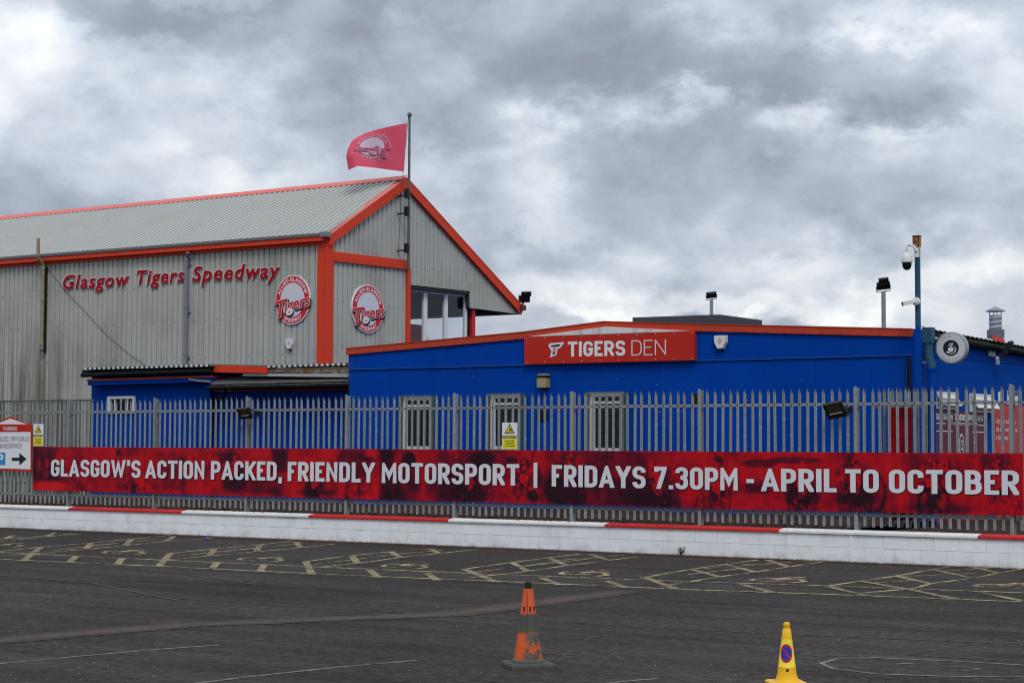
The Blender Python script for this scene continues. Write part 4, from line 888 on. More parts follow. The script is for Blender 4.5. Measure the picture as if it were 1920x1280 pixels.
# ---------------------------------------------------------------- TIGERS DEN sign
den = thing('wall_sign', 'red house-shaped wall sign with white letters TIGERS DEN on the blue building', 'sign', BLU.w(*BLU.uv(1142, 680), .05))
dD = .13
g = MB(); BLU.pbox(g, [(983, 632), (1302, 621), (1302, 675), (983, 683)], .03, dD); part('sign_board', g, m_signred, den)
g = MB(); BLU.pbox(g, [(983, 631.5), (1135, 607.5), (1302, 618), (1302, 620.7)], .03, dD-.012); part('gable_board', g, m_trim, den)
g = MB(); BLU.pbox(g, [(990, 631), (1136, 612), (1295, 620.3)], dD-.02, dD-.004); part('white_infill', g, m_lipwhite, den)
def onP(P, xa, ya, xb, yb, hx, d):  # text map: baseline from (xa,ya) to (xb,yb), cap height hx pixels
    a = P.uv(xa, ya, d); b_ = P.uv(xb, yb, d); at_ = P.uv(xa, ya-hx[0], d)[1]; bt = P.uv(xb, yb-hx[1], d)[1]
    return lambda xn, y, l_: P.w(a[0]+(b_[0]-a[0])*xn, (a[1]+(b_[1]-a[1])*xn)+y*((at_-a[1])*(1-xn)+(bt-b_[1])*xn), d+l_)
g = MB(); put_text(g, 'TIGERS', onP(BLU, 1064.5, 668.3, 1172.5, 666.5, (28, 28.3), dD+.004), 1, cw=.62, t=.19, track=.10); part('word', g, m_signwhite, den)
g = MB(); put_text(g, 'DEN', onP(BLU, 1184, 666.5, 1248.5, 665, (28.7, 29), dD+.004), 1, cw=.68, t=.065, track=.15); part('word', g, m_signwhite, den)
g = MB(); g2 = MB()
def pf(mb, P, pts, d, m=0):
    uvs = P.poly(pts, d); a = sum(uvs[i][0]*uvs[(i+1) % len(uvs)][1]-uvs[(i+1) % len(uvs)][0]*uvs[i][1] for i in range(len(uvs)))
    if a < 0: uvs = uvs[::-1]
    mb.add([P.w(u, z, d) for u, z in uvs], [tuple(range(len(uvs)))], m)
pf(g, BLU, [(1028.5, 646), (1032, 643.5), (1058.5, 641), (1050, 652.5), (1045.5, 653.5), (1043, 665.5), (1031, 670), (1034, 658), (1029, 650)], dD+.004)
pf(g, BLU, [(1032, 647.3), (1052, 644.8), (1048.5, 649), (1044, 649.5), (1033.5, 650.3)], dD+.006, 1)
pf(g, BLU, [(1037, 651), (1043.5, 650.2), (1040.6, 664), (1035, 665.5)], dD+.006, 2); pf(g, BLU, [(1038, 659.5), (1041.3, 659), (1040.3, 663), (1036.8, 664)], dD+.008, 1)
part('letter_emblem', g, [m_signwhite, m_inkblack, mat('pale_pink_print', (.4, .25, .3), .4)], den)
g = MB()
for i in range(10):
    for yy in (0, 1):
        x = 987+i*(1298-987)/9; y = (679.5-(x-983)*8/319) if yy == 0 else (634.5-(x-983)*11/319)
        g.lathe([(.011, 0), (.008, .006)], BLU.w(*BLU.uv(x, y, dD), dD), 6, ax=BLU.N)
part('fixing_screws', g, m_whitepl, den, kind='stuff')

# ---------------------------------------------------------------- small things on the blue wall
def alarm(P, px, py, w, h, lab, d0=.03):
    o = P.w(*P.uv(px, py, d0), d0); t_ = thing('alarm_box', lab, 'alarm box', o, 'burglar alarm boxes')
    g = MB(); uc, zc = P.uv(px, py, d0); S = [(-.5, .5), (.5, .5), (.47, .0), (.22, -.46), (-.22, -.46), (-.47, 0)]
    pr = [P.w(uc+a*w, zc+b_*h, d0) for a, b_ in S][::-1]; pf_ = [P.w(uc+a*w*.88, zc+b_*h*.9, d0+.09) for a, b_ in S][::-1]
    g.add(pr+pf_, [tuple(range(6, 12))]+[(i, (i+1) % 6, 6+(i+1) % 6, 6+i) for i in range(6)]); part('cover', g, m_whitepl, t_)
    g = MB()
    for s, m_, dd in ((.2, 0, .093), (.14, 1, .095), (.06, 0, .097)): g.add([P.w(uc+a*w*s*.9, zc+.1*h+b_*h*s, d0+dd) for a, b_ in ((-1, 0), (0, -1.1), (1, 0), (0, 1.1))], [(0, 1, 2, 3)], m_)
    part('diamond_logo', g, [m_bright, m_whitepl], t_)
    g = MB(); g.prism([P.w(uc+a*w*.5, zc-.46*h+b_*h, d0+.07) for a, b_ in ((-.45, 0), (-.3, -.1), (.3, -.1), (.45, 0))], P.N*-.07); part('sounder_base', g, mat('navy_plastic', (.01, .015, .05), .4), t_)
alarm(BLU, 1353, 642, .30, .30, 'white wedge-shaped alarm box on the blue wall right of the red sign')
t_ = thing('bulkhead_light', 'old square yellowed wall lamp on the blue wall below the red sign', 'wall lamp', BLU.w(*BLU.uv(1021, 712), 0))
a = BLU.uv(1007.5, 702.5, .14); b_ = BLU.uv(1025, 726, .14); g = MB(); BLU.box(g, a[0], b_[0], b_[1], a[1]-.07, .0, .16); part('lens_body', g, m_cream, t_)
g = MB(); BLU.box(g, a[0]-.005, b_[0]+.005, a[1]-.069, a[1]-.012, 0, .165); part('shade_band', g, m_black, t_); g = MB(); BLU.prism(g, [(a[0]-.01, a[1]-.011), (b_[0]+.01, a[1]-.011), (b_[0]-.02, a[1]+.02), (a[0]+.06, a[1]+.02)], 0, .16); part('hood', g, m_cream, t_)

# ---------------------------------------------------------------- camera pole, bird box, cameras
CP = PL((0, 34.0), (1, 0)); cu, _ = CP.uv(1720, 600); zt_ = CP.uv(1720, 464)[1]; zmid = CP.uv(1720, 612)[1]
pole = thing('camera_pole', 'tall square teal and blue steel pole at the corner carrying cameras', 'pole', (cu, 34.0, Z2))
g = MB(); g.box(cu-.045, cu+.045, 34, 34.07, zmid, zt_); part('upper_shaft', g, m_teal, pole); g = MB(); g.box(cu-.0455, cu+.0455, 33.9995, 34.0705, Z2, zmid); part('lower_shaft', g, m_blue, pole)
g = MB(); a = CP.uv(1713.5, 463); b_ = CP.uv(1727, 443); g.box(a[0]+.0, b_[0]-.03, 33.96, 34.08, a[1], b_[1])
bb = thing('bird_box', 'small brown timber bird box fixed on top of the blue pole', 'bird box', (cu, 34.05, a[1])); part('box_body', g, m_newtimber, bb)
g = MB(); g.box(a[0]-.01, b_[0]-.02, 33.94, 34.09, b_[1], b_[1]+.018); part('lid', g, mat('dark_brown_timber', (.07, .035, .02), .7), bb)
g = MB(); g.lathe([(.022, 0), (.022, .004)], ((a[0]+b_[0])/2-.02, 33.959, (a[1]+b_[1])/2-.01), 12, ax=(0, -1, 0)); part('entrance_hole', g, m_black, bb)
g = MB()
for s in (0, 1): g.box((a[0]-.006, b_[0]-.048)[s], (a[0]+.018, b_[0]-.024)[s], 33.95, 33.962, a[1], b_[1])
part('corner_batten', g, mat('dark_batten', (.09, .04, .02), .7), bb)
dz = CP.uv(1703.5, 490)[1]; du = CP.uv(1704, 490)[0]
dome = thing('dome_camera', 'white dome security camera with black globe hanging from the pole', 'camera', (cu-.06, 34, dz+.1))
cc_ = np.array((du, 33.9, 0)); zz = CP.uv(1704, 490, .1)[1]
g = MB(); g.lathe([(.02, .17), (.05, .165), (.085, .13), (.104, .06), (.112, .0), (.112, -.015), (.10, -.025)], (cc_[0], cc_[1], zz), 20); part('hood', g, m_whitepl, dome, True)
g = MB(); g.lathe([(.09, -.02), (.09, -.07), (.078, -.12), (.05, -.155), (.015, -.168)], (cc_[0], cc_[1], zz), 20); part('globe', g, mat('smoked_globe', (.008, .008, .01), .12), dome, True)
g = MB(); g.tube([(cc_[0], cc_[1], zz+.16), (cc_[0], cc_[1], zz+.27), (cc_[0]+.03, cc_[1]+.02, zz+.325), (cc_[0]+.12, cc_[1]+.05, zz+.30), (cu-.0, 33.98, zz+.20)], [.026, .026, .027, .027, .04], 10); g.box(cu-.03, cu+.055, 33.975, 34.0, zz+.08, zz+.34); part('arm', g, m_whitepl, dome, True)
zb_ = CP.uv(1715, 567, .1)[1]; bc = thing('bullet_camera', 'small white bullet security camera half way up the pole', 'camera', (cu, 34, zb_))
g = MB(); g.lathe([(.075, 0), (.085, .03), (.07, .07), (.03, .08)], (cu+.0, 33.99, zb_+.02), 16, ax=(-.1, -1, 0)); part('base', g, m_whitepl, bc, True)
dirn = u3((-.75, -.62, -.18)); g = MB(); p0 = np.array((cu, 33.93, zb_+.02)); g.tube([p0, p0+dirn*.08], .03, 8); part('joint', g, m_whitepl, bc, True)
axx = u3(np.cross(dirn, (0, 0, 1))); ayy = np.cross(axx, dirn); g = MB(); g.obox(p0+dirn*.17, axx, ayy, dirn, .045, .04, .10); part('body', g, m_whitepl, bc); g = MB(); g.obox(p0+dirn*.272, axx, ayy, dirn, .04, .035, .004); part('lens', g, m_black, bc)

# ---------------------------------------------------------------- round coffee sign
SD = .62; q = SID.uv(1785, 652, SD); cs = SID.w(q[0], q[1], SD); nrm = u3(np.array((.12, -1, -.05)))
exx = u3(np.cross((0, 0, 1.), nrm)); ezz = np.cross(nrm, exx); rad = .315
coffee = thing('hanging_sign', 'round pale illuminated coffee cup sign projecting from the side wall', 'sign', cs)
g = MB(); g.lathe([(rad-.03, -.09), (rad, -.08), (rad, .065), (rad-.012, .08), (rad-.03, .08)], cs, 40, ax=nrm); part('drum', g, mat('dull_aluminium', (.33, .33, .34), .4, .4), coffee, True)
g = MB(); g.lathe([(rad-.035, .07), (rad-.035, .086)], cs, 40, ax=nrm); part('face', g, m_signgrey, coffee)
def disc(mb, c, r_, d, m=0, n=28, a0=0, a1=2*PI, ri=None):
    if ri is None: mb.add([c+nrm*d+exx*r_*math.cos(2*PI*k/n)+ezz*r_*math.sin(2*PI*k/n) for k in range(n)], [tuple(range(n))], m)
    else:
        V = []
        for k in range(n+1):
            t = a0+(a1-a0)*k/n
            for q_ in (ri, r_): V.append(c+nrm*d+exx*q_*math.cos(t)+ezz*q_*math.sin(t))
        mb.add(V, [(2*k, 2*k+1, 2*k+3, 2*k+2) for k in range(n)], m)
g = MB(); disc(g, cs, .155, .089); part('cup_roundel', g, m_inkblack, coffee)
def cp(x, y, d=.0915): return cs+nrm*d+exx*x*.80+ezz*y*.80
g = MB(); g.add([cp(-.075, .0), cp(-.07, -.05), (cp(-.045, -.095)), cp(.035, -.095), cp(.06, -.05), cp(.065, .0)][::1], [(0, 1, 2, 3, 4, 5)])
disc(g, cp(.075, -.035, 0), .045, .0915, 0, 10, -PI/2, PI/2, .03)
for (x0, sx) in ((-.05, 1), (.02, 1)):
    pass
def swirl(pts, w):
    P = [np.array(p) for p in pts]
    for i in range(len(P)-1):
        d = P[i+1]-P[i]; d = d/np.linalg.norm(d); nn = np.array((-d[1], d[0]))*w/2
        g.add([cp(*(P[i]-nn), .0915+.0004*(i % 2)), cp(*(P[i+1]-nn), .0915+.0004*(i % 2)), cp(*(P[i+1]+nn), .0915+.0004*(i % 2)), cp(*(P[i]+nn), .0915+.0004*(i % 2))], [(0, 1, 2, 3)])
swirl([(-.03+.028*math.cos(t*.7)*(1-t*.05), .07+.032*math.sin(t*.7)*(1-t*.05)) for t in range(0, 9)], .014); swirl([(.035+.032*math.cos(2.4+t*.7)*(1-t*.05), .10+.04*math.sin(2.4+t*.7)*(1-t*.05)) for t in range(0, 9)], .014)
swirl([(-.03, .04), (0, .015), (.03, .03), (.01, .055)], .014)
g.add([cp(-.12, -.08), cp(-.10, -.12), cp(-.05, -.14), (cp(-.03, -.125)), cp(-.07, -.085)], [(0, 1, 2, 3, 4)]); swirl([(-.02, -.14), (.05, -.135), (.10, -.105), (.115, -.075)], .014)
part('cup_print', g, m_signwhite, coffee)
def arc_text(s, r_, a_mid, hgt, inward, mp, mb, m=0, cw=.62, t=.17, track=.16, spread=None):
    polys, wd = stext(s, cw, t, track); ang = wd*hgt/r_ if spread is None else spread
    for q, k in polys:
        V = []
        for x, y in q:
            f = (x/wd-.5)*ang; rr = r_+y*hgt if not inward else r_-y*hgt
            a = a_mid-f if not inward else a_mid+f; V.append(mp(rr*math.cos(a), rr*math.sin(a), k))
        mb.add(V, [tuple(range(len(V)))], m)
g = MB(); mpc = lambda x, y, k: cp(x, y, .0905+.0004*k)
arc_text('ITALIAN', .275, PI*.62, .05, False, mpc, g, t=.13); arc_text('COFFEE', .325, -PI*.5, .05, True, mpc, g, t=.13, spread=1.6); part('faint_lettering', g, m_sgrey, coffee)
g = MB(); g.tube([cs-nrm*.0+np.array((-.35, 0, -.28)), cs+np.array((-.62+SX-cs[0]+.62, 0, -.28))], .02, 8); g.tube([cs+np.array((-.3, 0, .2)), np.array((SX, cs[1], cs[2]+.2))], .02, 8); part('bracket', g, m_upvc, coffee)

# chimney flue
CH = PL((0, 44.), (1, 0)); cuu = CH.uv(1866.5, 600)[0]
ch = thing('chimney_flue', 'silver spiral duct flue with conical cowl on the right-hand roof', 'chimney', CH.w(cuu, zof(CH, 1866, 632)))
px2m = (CH.uv(1880, 600)[0]-CH.uv(1854, 600)[0])/26*.83
zf = lambda y: CH.uv(1866, y)[1]
g = MB(); g.obox((cuu, 44, (zf(634)+zf(618))/2), camright, -toward, (0, 0, 1), .17, .17, (zf(618)-zf(634))/2); part('base_box', g, m_gutter, ch)
g = MB(); pr = []; n = 14
for i in range(n+1):
    z = zf(618)+(zf(591)-zf(618))*i/n; pr.append((.145+(.008 if i % 2 else 0), z))
g.lathe(pr, (cuu, 44, 0), 20); duct = part('duct', g, m_chrome, ch, True)
g = MB()
for s in range(3):
    pts = [(cuu+.148*math.cos(t*.35+2.2), 44+.148*math.sin(t*.35+2.2), zf(617-s*9)+t*.006) for t in range(19)]; g.tube(pts, .017, 6)
part('spiral_seam', g, mat('white_sealant_band', (.6, .6, .6), .5), duct, True)
g = MB()
for k in range(4): a = k*PI/2+.6; g.tube([(cuu+.14*math.cos(a), 44+.14*math.sin(a), zf(591)-.01), (cuu+.14*math.cos(a), 44+.14*math.sin(a), zf(583))], .010, 6)
part('cowl_leg', g, m_black, ch)
g = MB(); g.lathe([(.235, zf(584)), (.235, zf(583)), (.03, zf(575)), (.005, zf(574.5))], (cuu, 44, 0), 24); part('cowl', g, mat('cowl_metal', (.25, .25, .27), .4, .5), ch)

# black floodlight under the right-hand gutter and its small white sensor
q0 = SID.w(*SID.uv(1888, 655, .35), .35); t_ = thing('floodlight', 'black floodlight hanging below the black gutter at the right edge', 'floodlight', q0, 'floodlights')
flood(t_, q0, u3((-.25, 1, .1)), u3((.45, .5, .9)), .30, .42, .06); g = MB(); g.tube([q0, SID.w(*SID.uv(1876, 656, .15), .15), SID.w(*SID.uv(1864, 650, .0), .0)], .016, 6); part('bracket', g, m_black, t_)
q0 = SID.w(*SID.uv(1869, 672, .1), .1); g = MB(); g.lathe([(.05, 0), (.05, .03), (.02, .05)], q0, 12, ax=(1, -.3, -.4)); g.obox(q0+np.array((.02, 0, -.08)), (1, 0, 0), (0, 1, 0), (0, 0, 1), .03, .03, .05)
single('motion_sensor', g, m_whitepl, 'tiny white motion sensor on the blue side wall under the floodlight', 'sensor')

# ---------------------------------------------------------------- posters behind the fence, right
def poster(P, x0, y0, x1, y1, name, lab, rgb, d=.02, ext=0):
    a = P.uv(x0, y0, d); b_ = P.uv(x1, y1, d); t_ = thing(name, lab, 'poster', P.w((a[0]+b_[0])/2, b_[1], d))
    u0, u1, z1, z0 = a[0], b_[0], a[1], b_[1]
    printgrid('printed_sheet', lambda s, t: P.w(u0+(u1-u0)*s, z1+(z0-z1)*t, d), rgb, t_, thick=-P.N*.012); return t_, (u0, u1, z0, z1)
hh, ww = 70, 60; lm = .5+.5*(vnoise(hh, ww, 5, 4, 21)-.5)+.9*(vnoise(hh, ww, 16, 12, 22)-.5); lm[:18] = .14; lm[18:26] = .2+.2*(vnoise(8, ww, 2, 8, 24)-.5)
dvd = redmap(lm); dvd[..., 1] += .03*lm; dvd[:26, :, 2] += .018; dvd[:26, :, 0] += .06; dvd[26:, :, 0] = dvd[26:, :, 0]*1.25+.02
po, (u0, u1, z0, z1) = poster(SID, 1752, 768, 1853, 990, 'wall_poster', 'dark maroon printed poster headed GLASGOW TIGERS SPEEDWAY below the open windows', dvd)
f1 = lambda z, h, a, b_: (lambda xn, y, l_: SID.w(u0+(u1-u0)*(a+(b_-a)*xn), z+y*h, .026+l_))
ppm = (z1-z0)/222.
g = MB(); put_text(g, 'GLASGOW TIGERS SPEEDWAY', f1(z1-ppm*17, ppm*11, .02, .96), 1, cw=.6, t=.19); 
vb = btext('Your Motorsport Club', .3); mn, mx = bounds(vb[0]); put_bt(g, vb, lambda x, y: SID.w(u0+(u1-u0)*(.3+.5*(x-mn[0])/(mx[0]-mn[0])), z1-ppm*28+(y-mn[1])/(mx[1]-mn[1])*ppm*9, .026))
for (a, b_, zz) in ((.03, .2, 24), (.82, .93, 25), (.02, .32, 38), (.7, .96, 38)): SID.box(g, u0+(u1-u0)*a, u0+(u1-u0)*b_, z1-ppm*(zz+.8), z1-ppm*(zz-.8), .020, .026)
um = u0+(u1-u0)*.49; nA, eA = SID.N, SID.U
for rr, ri, hh_ in ((.15, .125, 0), (.07, .05, 0)):
    V = []
    for k in range(25):
        t = 2*PI*k/24
        for q_ in (ri, rr): V.append(SID.w(um+q_*math.cos(t)*.95, z1-ppm*63+q_*math.sin(t)*1.6, .027))
    g.add(V, [(2*k, 2*k+1, 2*k+3, 2*k+2) for k in range(24)])
part('printed_words', g, m_signwhite, po)
rr_ = .62+.25*(vnoise(60, 40, 6, 4, 31)-.5); pk = np.stack([.45+.25*(rr_-.6), .02+.03*(rr_-.4), .035+.03*(rr_-.4)], -1)
po, (u0, u1, z0, z1) = poster(SID, 1866, 758, 1985, 990, 'wall_poster', 'bright red poster with white lines about clubs and merchandise at the right edge', pk)
g = MB()
for s, yy in (('Get your colours in', 30), ('the best merchandise', 46), ('in Speedway', 62)):
    vb = btext(s, 0, .012); mn, mx = bounds(vb[0]); sc = ppm*13; put_bt(g, vb, lambda x, y: SID.w(u0+.01+(x-mn[0])*sc*1.12, z1-ppm*(yy+6)+y*sc, .026))
part('printed_words', g, m_signwhite, po)
lm = .62+.5*(vnoise(60, 24, 5, 3, 41)-.5); lm[25:] = .35+.9*(vnoise(35, 24, 10, 7, 42)-.5)
po, _ = poster(PL((0, 30.14), (1, 0)), 1664, 764, 1711, 975, 'board_sign', 'narrow red printed board fixed on the folded gate behind the fence', redmap(lm), .0)
for (x0, y0, x1, y1, lab) in ((1871, 734, 1880, 756, 'small plain white notice left of the blue headed notice'), (1888, 732, 1908, 759, 'white notice with blue heading on the side wall')):
    a = SID.uv(x0, y0); b_ = SID.uv(x1, y1); t_ = thing('notice', lab, 'notice', SID.w(a[0], b_[1])); g = MB(); SID.box(g, a[0], b_[0], b_[1], a[1], .001, .012); part('sheet', g, m_signwhite, t_)
    if x0 > 1880:
        g = MB(); SID.box(g, a[0]+.01, b_[0]-.01, a[1]-.10, a[1]-.01, .0125, .015); part('blue_heading', g, mat('navy_print', (.01, .03, .2), .4), t_)
        g = MB()
        for k in range(4): SID.box(g, a[0]+.06, b_[0]-.08, a[1]-.16-k*.06, a[1]-.145-k*.06, .0125, .014)
        part('text_lines', g, m_sgrey, t_)

# ---------------------------------------------------------------- CCTV notices on the fence
def cctv(x0, y0, x1, y1, lab):
    P = BAN; a = P.uv(x0, y0, .0); b_ = P.uv(x1, y1, .0); u0, u1, z1, z0 = a[0], b_[0], a[1], b_[1]; w, h = u1-u0, z1-z0
    t_ = thing('warning_sign', lab, 'warning sign', P.w((u0+u1)/2, z0, 0), 'camera warning notices'); g = MB(); P.box(g, u0, u1, z0, z1, -.012, 0); part('plate', g, m_signwhite, t_)
    f = lambda x, y, d: P.w(u0+w*x, z0+h*y, d)
    g = MB(); g.add([f(.04, .02, .003), f(.96, .02, .003), f(.96, .40, .003), f(.04, .40, .003)], [(0, 1, 2, 3)]); g.add([f(.16, .60, .003), f(.84, .60, .003), f(.5, .96, .003)], [(0, 1, 2)], 1); g.add([f(.25, .63, .005), f(.75, .63, .005), f(.5, .90, .005)], [(0, 1, 2)])
    g.add([f(.04, .42, .003), f(.96, .42, .003), f(.96, .52, .003), f(.04, .52, .003)], [(0, 1, 2, 3)], 1)
    g.add([f(.46, .76, .007), f(.62, .66, .007), f(.67, .71, .007), f(.52, .81, .007)], [(0, 1, 2, 3)], 1); g.add([f(.36, .655, .007), f(.50, .655, .007), f(.53, .74, .007), f(.50, .75, .007), f(.47, .675, .007), f(.36, .675, .007)], [(0, 1, 2, 3, 4, 5)], 1)
    part('symbol_print', g, [m_yellow, m_inkblack], t_); g = MB()
    put_text(g, 'WARNING NOTICE', lambda xn, y, l_: f(.08+.84*xn, .44+.06*y, .005+l_), 1, cw=.6, t=.2)
    part('heading', g, m_yellow, t_); g = MB()
    for s, yy, a_, b2 in (('THIS CAR PARK', .29, .18, .82), ('IS PROTECTED', .20, .22, .78), ('BY CCTV CAMERAS', .11, .12, .88)): put_text(g, s, lambda xn, y, l_: f(a_+(b2-a_)*xn, yy+.05*y, .005+l_), 1, cw=.6, t=.2)
    part('lines_of_text', g, m_inkblack, t_)
cctv(62.5, 794.5, 80.5, 836, 'yellow camera warning notice beside the parking sign at the left end of the banner')
cctv(941.5, 792, 969.5, 842.5, 'yellow camera warning notice above MOTORSPORT in the middle of the fence')

# ---------------------------------------------------------------- parking sign, far left
PS = PL((0, FY-.09), (1, 0)); t_ = thing('parking_sign', 'white and red house-shaped car park sign with black arrow at the left edge', 'sign', PS.w(*PS.uv(18, 884)))
cx_ = 19.5
f = lambda x, y, d=0: PS.w(*PS.uv(x, y, d), d)
g = MB(); PS.pbox(g, [(-21, 795), (-14, 794), (cx_, 780.5), (52, 794), (59.5, 795), (59.5, 884), (-21, 880.5)], -.02, 0); part('board', g, m_signred, t_)
g = MB(); pf(g, PS, [(-8, 795), (cx_, 784.3), (51, 795)], .004); pf(g, PS, [(-18, 810), (57.2, 809.5), (57.2, 879.5), (-18, 877)], .004); part('white_field', g, m_signwhite, t_)
g = MB(); put_text(g, 'PARKING', onP(PS, 6.5, 807, 32, 807, (7.5, 7.5), .006), 1, cw=.7, t=.15, track=.16); part('heading', g, m_signwhite, t_)
g = MB(); put_text(g, 'DISABLED, OFFICIALS', onP(PS, -17, 827, 54.5, 826.5, (8.5, 9), .007), 1, cw=.62, t=.12, track=.22); put_text(g, '& RESERVED', onP(PS, 0.5, 840, 40.5, 839.7, (8.5, 9), .007), 1, cw=.62, t=.12, track=.22); part('lines_of_text', g, mat('plum_print', (.10, .012, .035), .4), t_)
g = MB(); pf(g, PS, [(-16, 848), (10, 848), (10, 871.5), (-16, 870.8)], .007); part('blue_square', g, m_bluesign, t_); g = MB(); put_text(g, 'P', onP(PS, -5, 868, 6, 868, (17, 17), .009), 1, cw=.6, t=.2); part('letter', g, m_signwhite, t_)
g = MB(); pf(g, PS, [(22, 857.5), (36.2, 857.5), (36.2, 848.5), (49.7, 860), (36.2, 872), (36.2, 863.5), (22, 863.5)], .007); part('arrow', g, m_inkblack, t_)

# ---------------------------------------------------------------- grandstand
rG = R(-.5); UG = np.array((math.cos(rG), math.sin(rG), 0)); BG = np.array((-math.sin(rG), math.cos(rG), 0))
rc = ray(611.5, 550); tcn = 37.6/rc[1]; GC = rc*tcn
GLp = PL((GC[0], GC[1]), UG); GGp = PL((GC[0], GC[1]), BG)
gs = thing('grandstand', 'tall grey ribbed metal grandstand with orange trim and pitched roof', 'building', (GC[0], GC[1], Z2))
LEN = 22.
def eav(px): return np.interp(px, [0, 480, 610], [489, 453, 443.5])
ea = GLp.uv(0, 489); eb = GLp.uv(611, 443.5); zeave = lambda u: eb[1]+(ea[1]-eb[1])*(u-eb[0])/(ea[0]-eb[0])
def clad(P, ua, ub, zb, zt, pitch=.2, sheet=1.0, dep=.042, off=0, name='cladding_sheet', mt=None):
    u = ub; 
    while u > ua+.01:
        lo = max(u-sheet, ua); g = MB(); prof = []; x = lo; n = int(round((u-lo)/pitch)) or 1; pw = (u-lo)/n
        for k in range(n):
            b0 = lo+k*pw; prof += [(b0, 0), (b0+pw*.07, -dep), (b0+pw*.19, -dep), (b0+pw*.26, 0)]
        prof.append((u, 0)); jz = random.uniform(-.0015, .0015)
        V = []
        for (uu, d) in prof: V += [P.w(uu, zb(uu), off+d+jz), P.w(uu, max(zt(uu), zb(uu)+.001), off+d+jz)]
        g.add(V, [(2*i, 2*i+2, 2*i+3, 2*i+1) for i in range(len(prof)-1)]); part(name, g, mt or m_clad, gs); u = lo
clad(GLp, -LEN, -.02, lambda u: Z2, lambda u: zeave(u)-.12)
g = MB(); GLp.prism(g, [(-LEN, Z2), (-.05, Z2), (-.05, zeave(0)-.15), (-LEN, zeave(-LEN)-.15)], -.14, -.05); part('backing_wall', g, m_int, gs)
# gable
apx = GGp.uv(757.5, 335); rgt = GGp.uv(973, 573); lft = (0., eb[1]+.02)
uA = apx[0]
def zrf(u): return float(np.interp(u, [0, uA, rgt[0]], [lft[1], apx[1], rgt[1]]))
tr0 = GGp.uv(621, 474); tr1 = GGp.uv(765, 491); ztr = lambda u: tr0[1]+(tr1[1]-tr0[1])*(u-tr0[0])/(tr1[0]-tr0[0])
u765 = tr1[0]; w0 = GGp.uv(767, 533.5); w1 = GGp.uv(881, 546); zwt = lambda u: w0[1]+(w1[1]-w0[1])*(u-w0[0])/(w1[0]-w0[0])
r0p = GGp.uv(881, 577); r1p = GGp.uv(972, 588.5); zrb = lambda u: r0p[1]+(r1p[1]-r0p[1])*(u-r0p[0])/(r1p[0]-r0p[0])
clad(GGp, .02, u765, lambda u: ztr(u)-.02, lambda u: zrf(u)-.12)
clad(GGp, .10, u765-.06, lambda u: Z2, lambda u: ztr(u)-.2)
clad(GGp, u765, w1[0], zwt, lambda u: zrf(u)-.12, off=.0)
clad(GGp, w1[0], rgt[0]-.12, zrb, lambda u: max(zrf(u)-.10, zrb(u)+.01))
g = MB(); GGp.prism(g, [(.08, Z2), (u765-.1, Z2), (u765-.1, zwt(w0[0])), (w1[0], zwt(w1[0])+.05), (w1[0], zrb(w1[0])+.05), (rgt[0]-.5, zrb(rgt[0]-.5)+.02), (uA, apx[1]-.2), (.08, lft[1]-.2)], -.14, -.05); part('gable_backing', g, m_int, gs)
# trims
g = MB(); zc = eb[1]-.02; GLp.box(g, -.27, .0, Z2, zc, -.02, .05); GGp.box(g, -.05, .24, Z2, zc-.0015, -.02, .052); part('corner_trim', g, m_trim, gs)
g = MB(); GGp.prism(g, [(.242, ztr(.24)-.22), (u765+.02, ztr(u765)-.22), (u765+.02, ztr(u765)-.05), (.242, ztr(.24)-.05)], -.02, .07); GGp.prism(g, [(.242, ztr(.24)-.049), (u765+.02, ztr(u765)-.049), (u765+.02, ztr(u765)+.04), (.242, ztr(.24)+.04)], -.02, .045); part('gable_band', g, m_trim, gs)
g = MB(); GGp.box(g, u765-.10, u765+.06, Z2, ztr(u765)-.221, -.02, .06); part('window_side_trim', g, m_trim, gs)
def vband(ua, ub, name='verge_trim'):
    n = 4
    g = MB(); za, zb = zrf(ua), zrf(ub); GGp.prism(g, [(ua, za-.27), (ub, zb-.27), (ub, zb), (ua, za)], -.0, .11); return part(name, g, m_trim, gs)
vband(.0, uA); vband(uA+.001, rgt[0])
g = MB(); GGp.prism(g, [(0, zrf(0)+.001), (uA, apx[1]+.001), (uA, apx[1]+.03), (0, zrf(0)+.03)], -.32, .12); part('verge_cap', g, m_trimtop, gs)
g = MB(); GGp.prism(g, [(uA+.001, apx[1]+.001), (rgt[0], rgt[1]+.001), (rgt[0], rgt[1]+.03), (uA+.001, apx[1]+.03)], -.32, .12); part('verge_cap', g, m_trimtop, gs)
# eaves: grey gutter over two red bands
def lband(dz0, dz1, d0, d1, m_, name):
    g = MB(); GLp.prism(g, [(-LEN, zeave(-LEN)+dz0), (.02, zeave(0)+dz0), (.02, zeave(0)+dz1), (-LEN, zeave(-LEN)+dz1)], d0, d1); part(name, g, m_, gs)
lband(-.13, .0, -.02, .20, m_trim, 'eaves_fascia'); lband(-.21, -.131, -.02, .06, m_trim, 'eaves_soffit_trim'); lband(.001, .075, -.0, .235, m_gutter, 'eaves_gutter')
g = MB(); GLp.box(g, -.02, .16, zeave(0)-.03, zeave(0)+.10, .02, .24); part('gutter_end', g, m_pipegrey, gs)
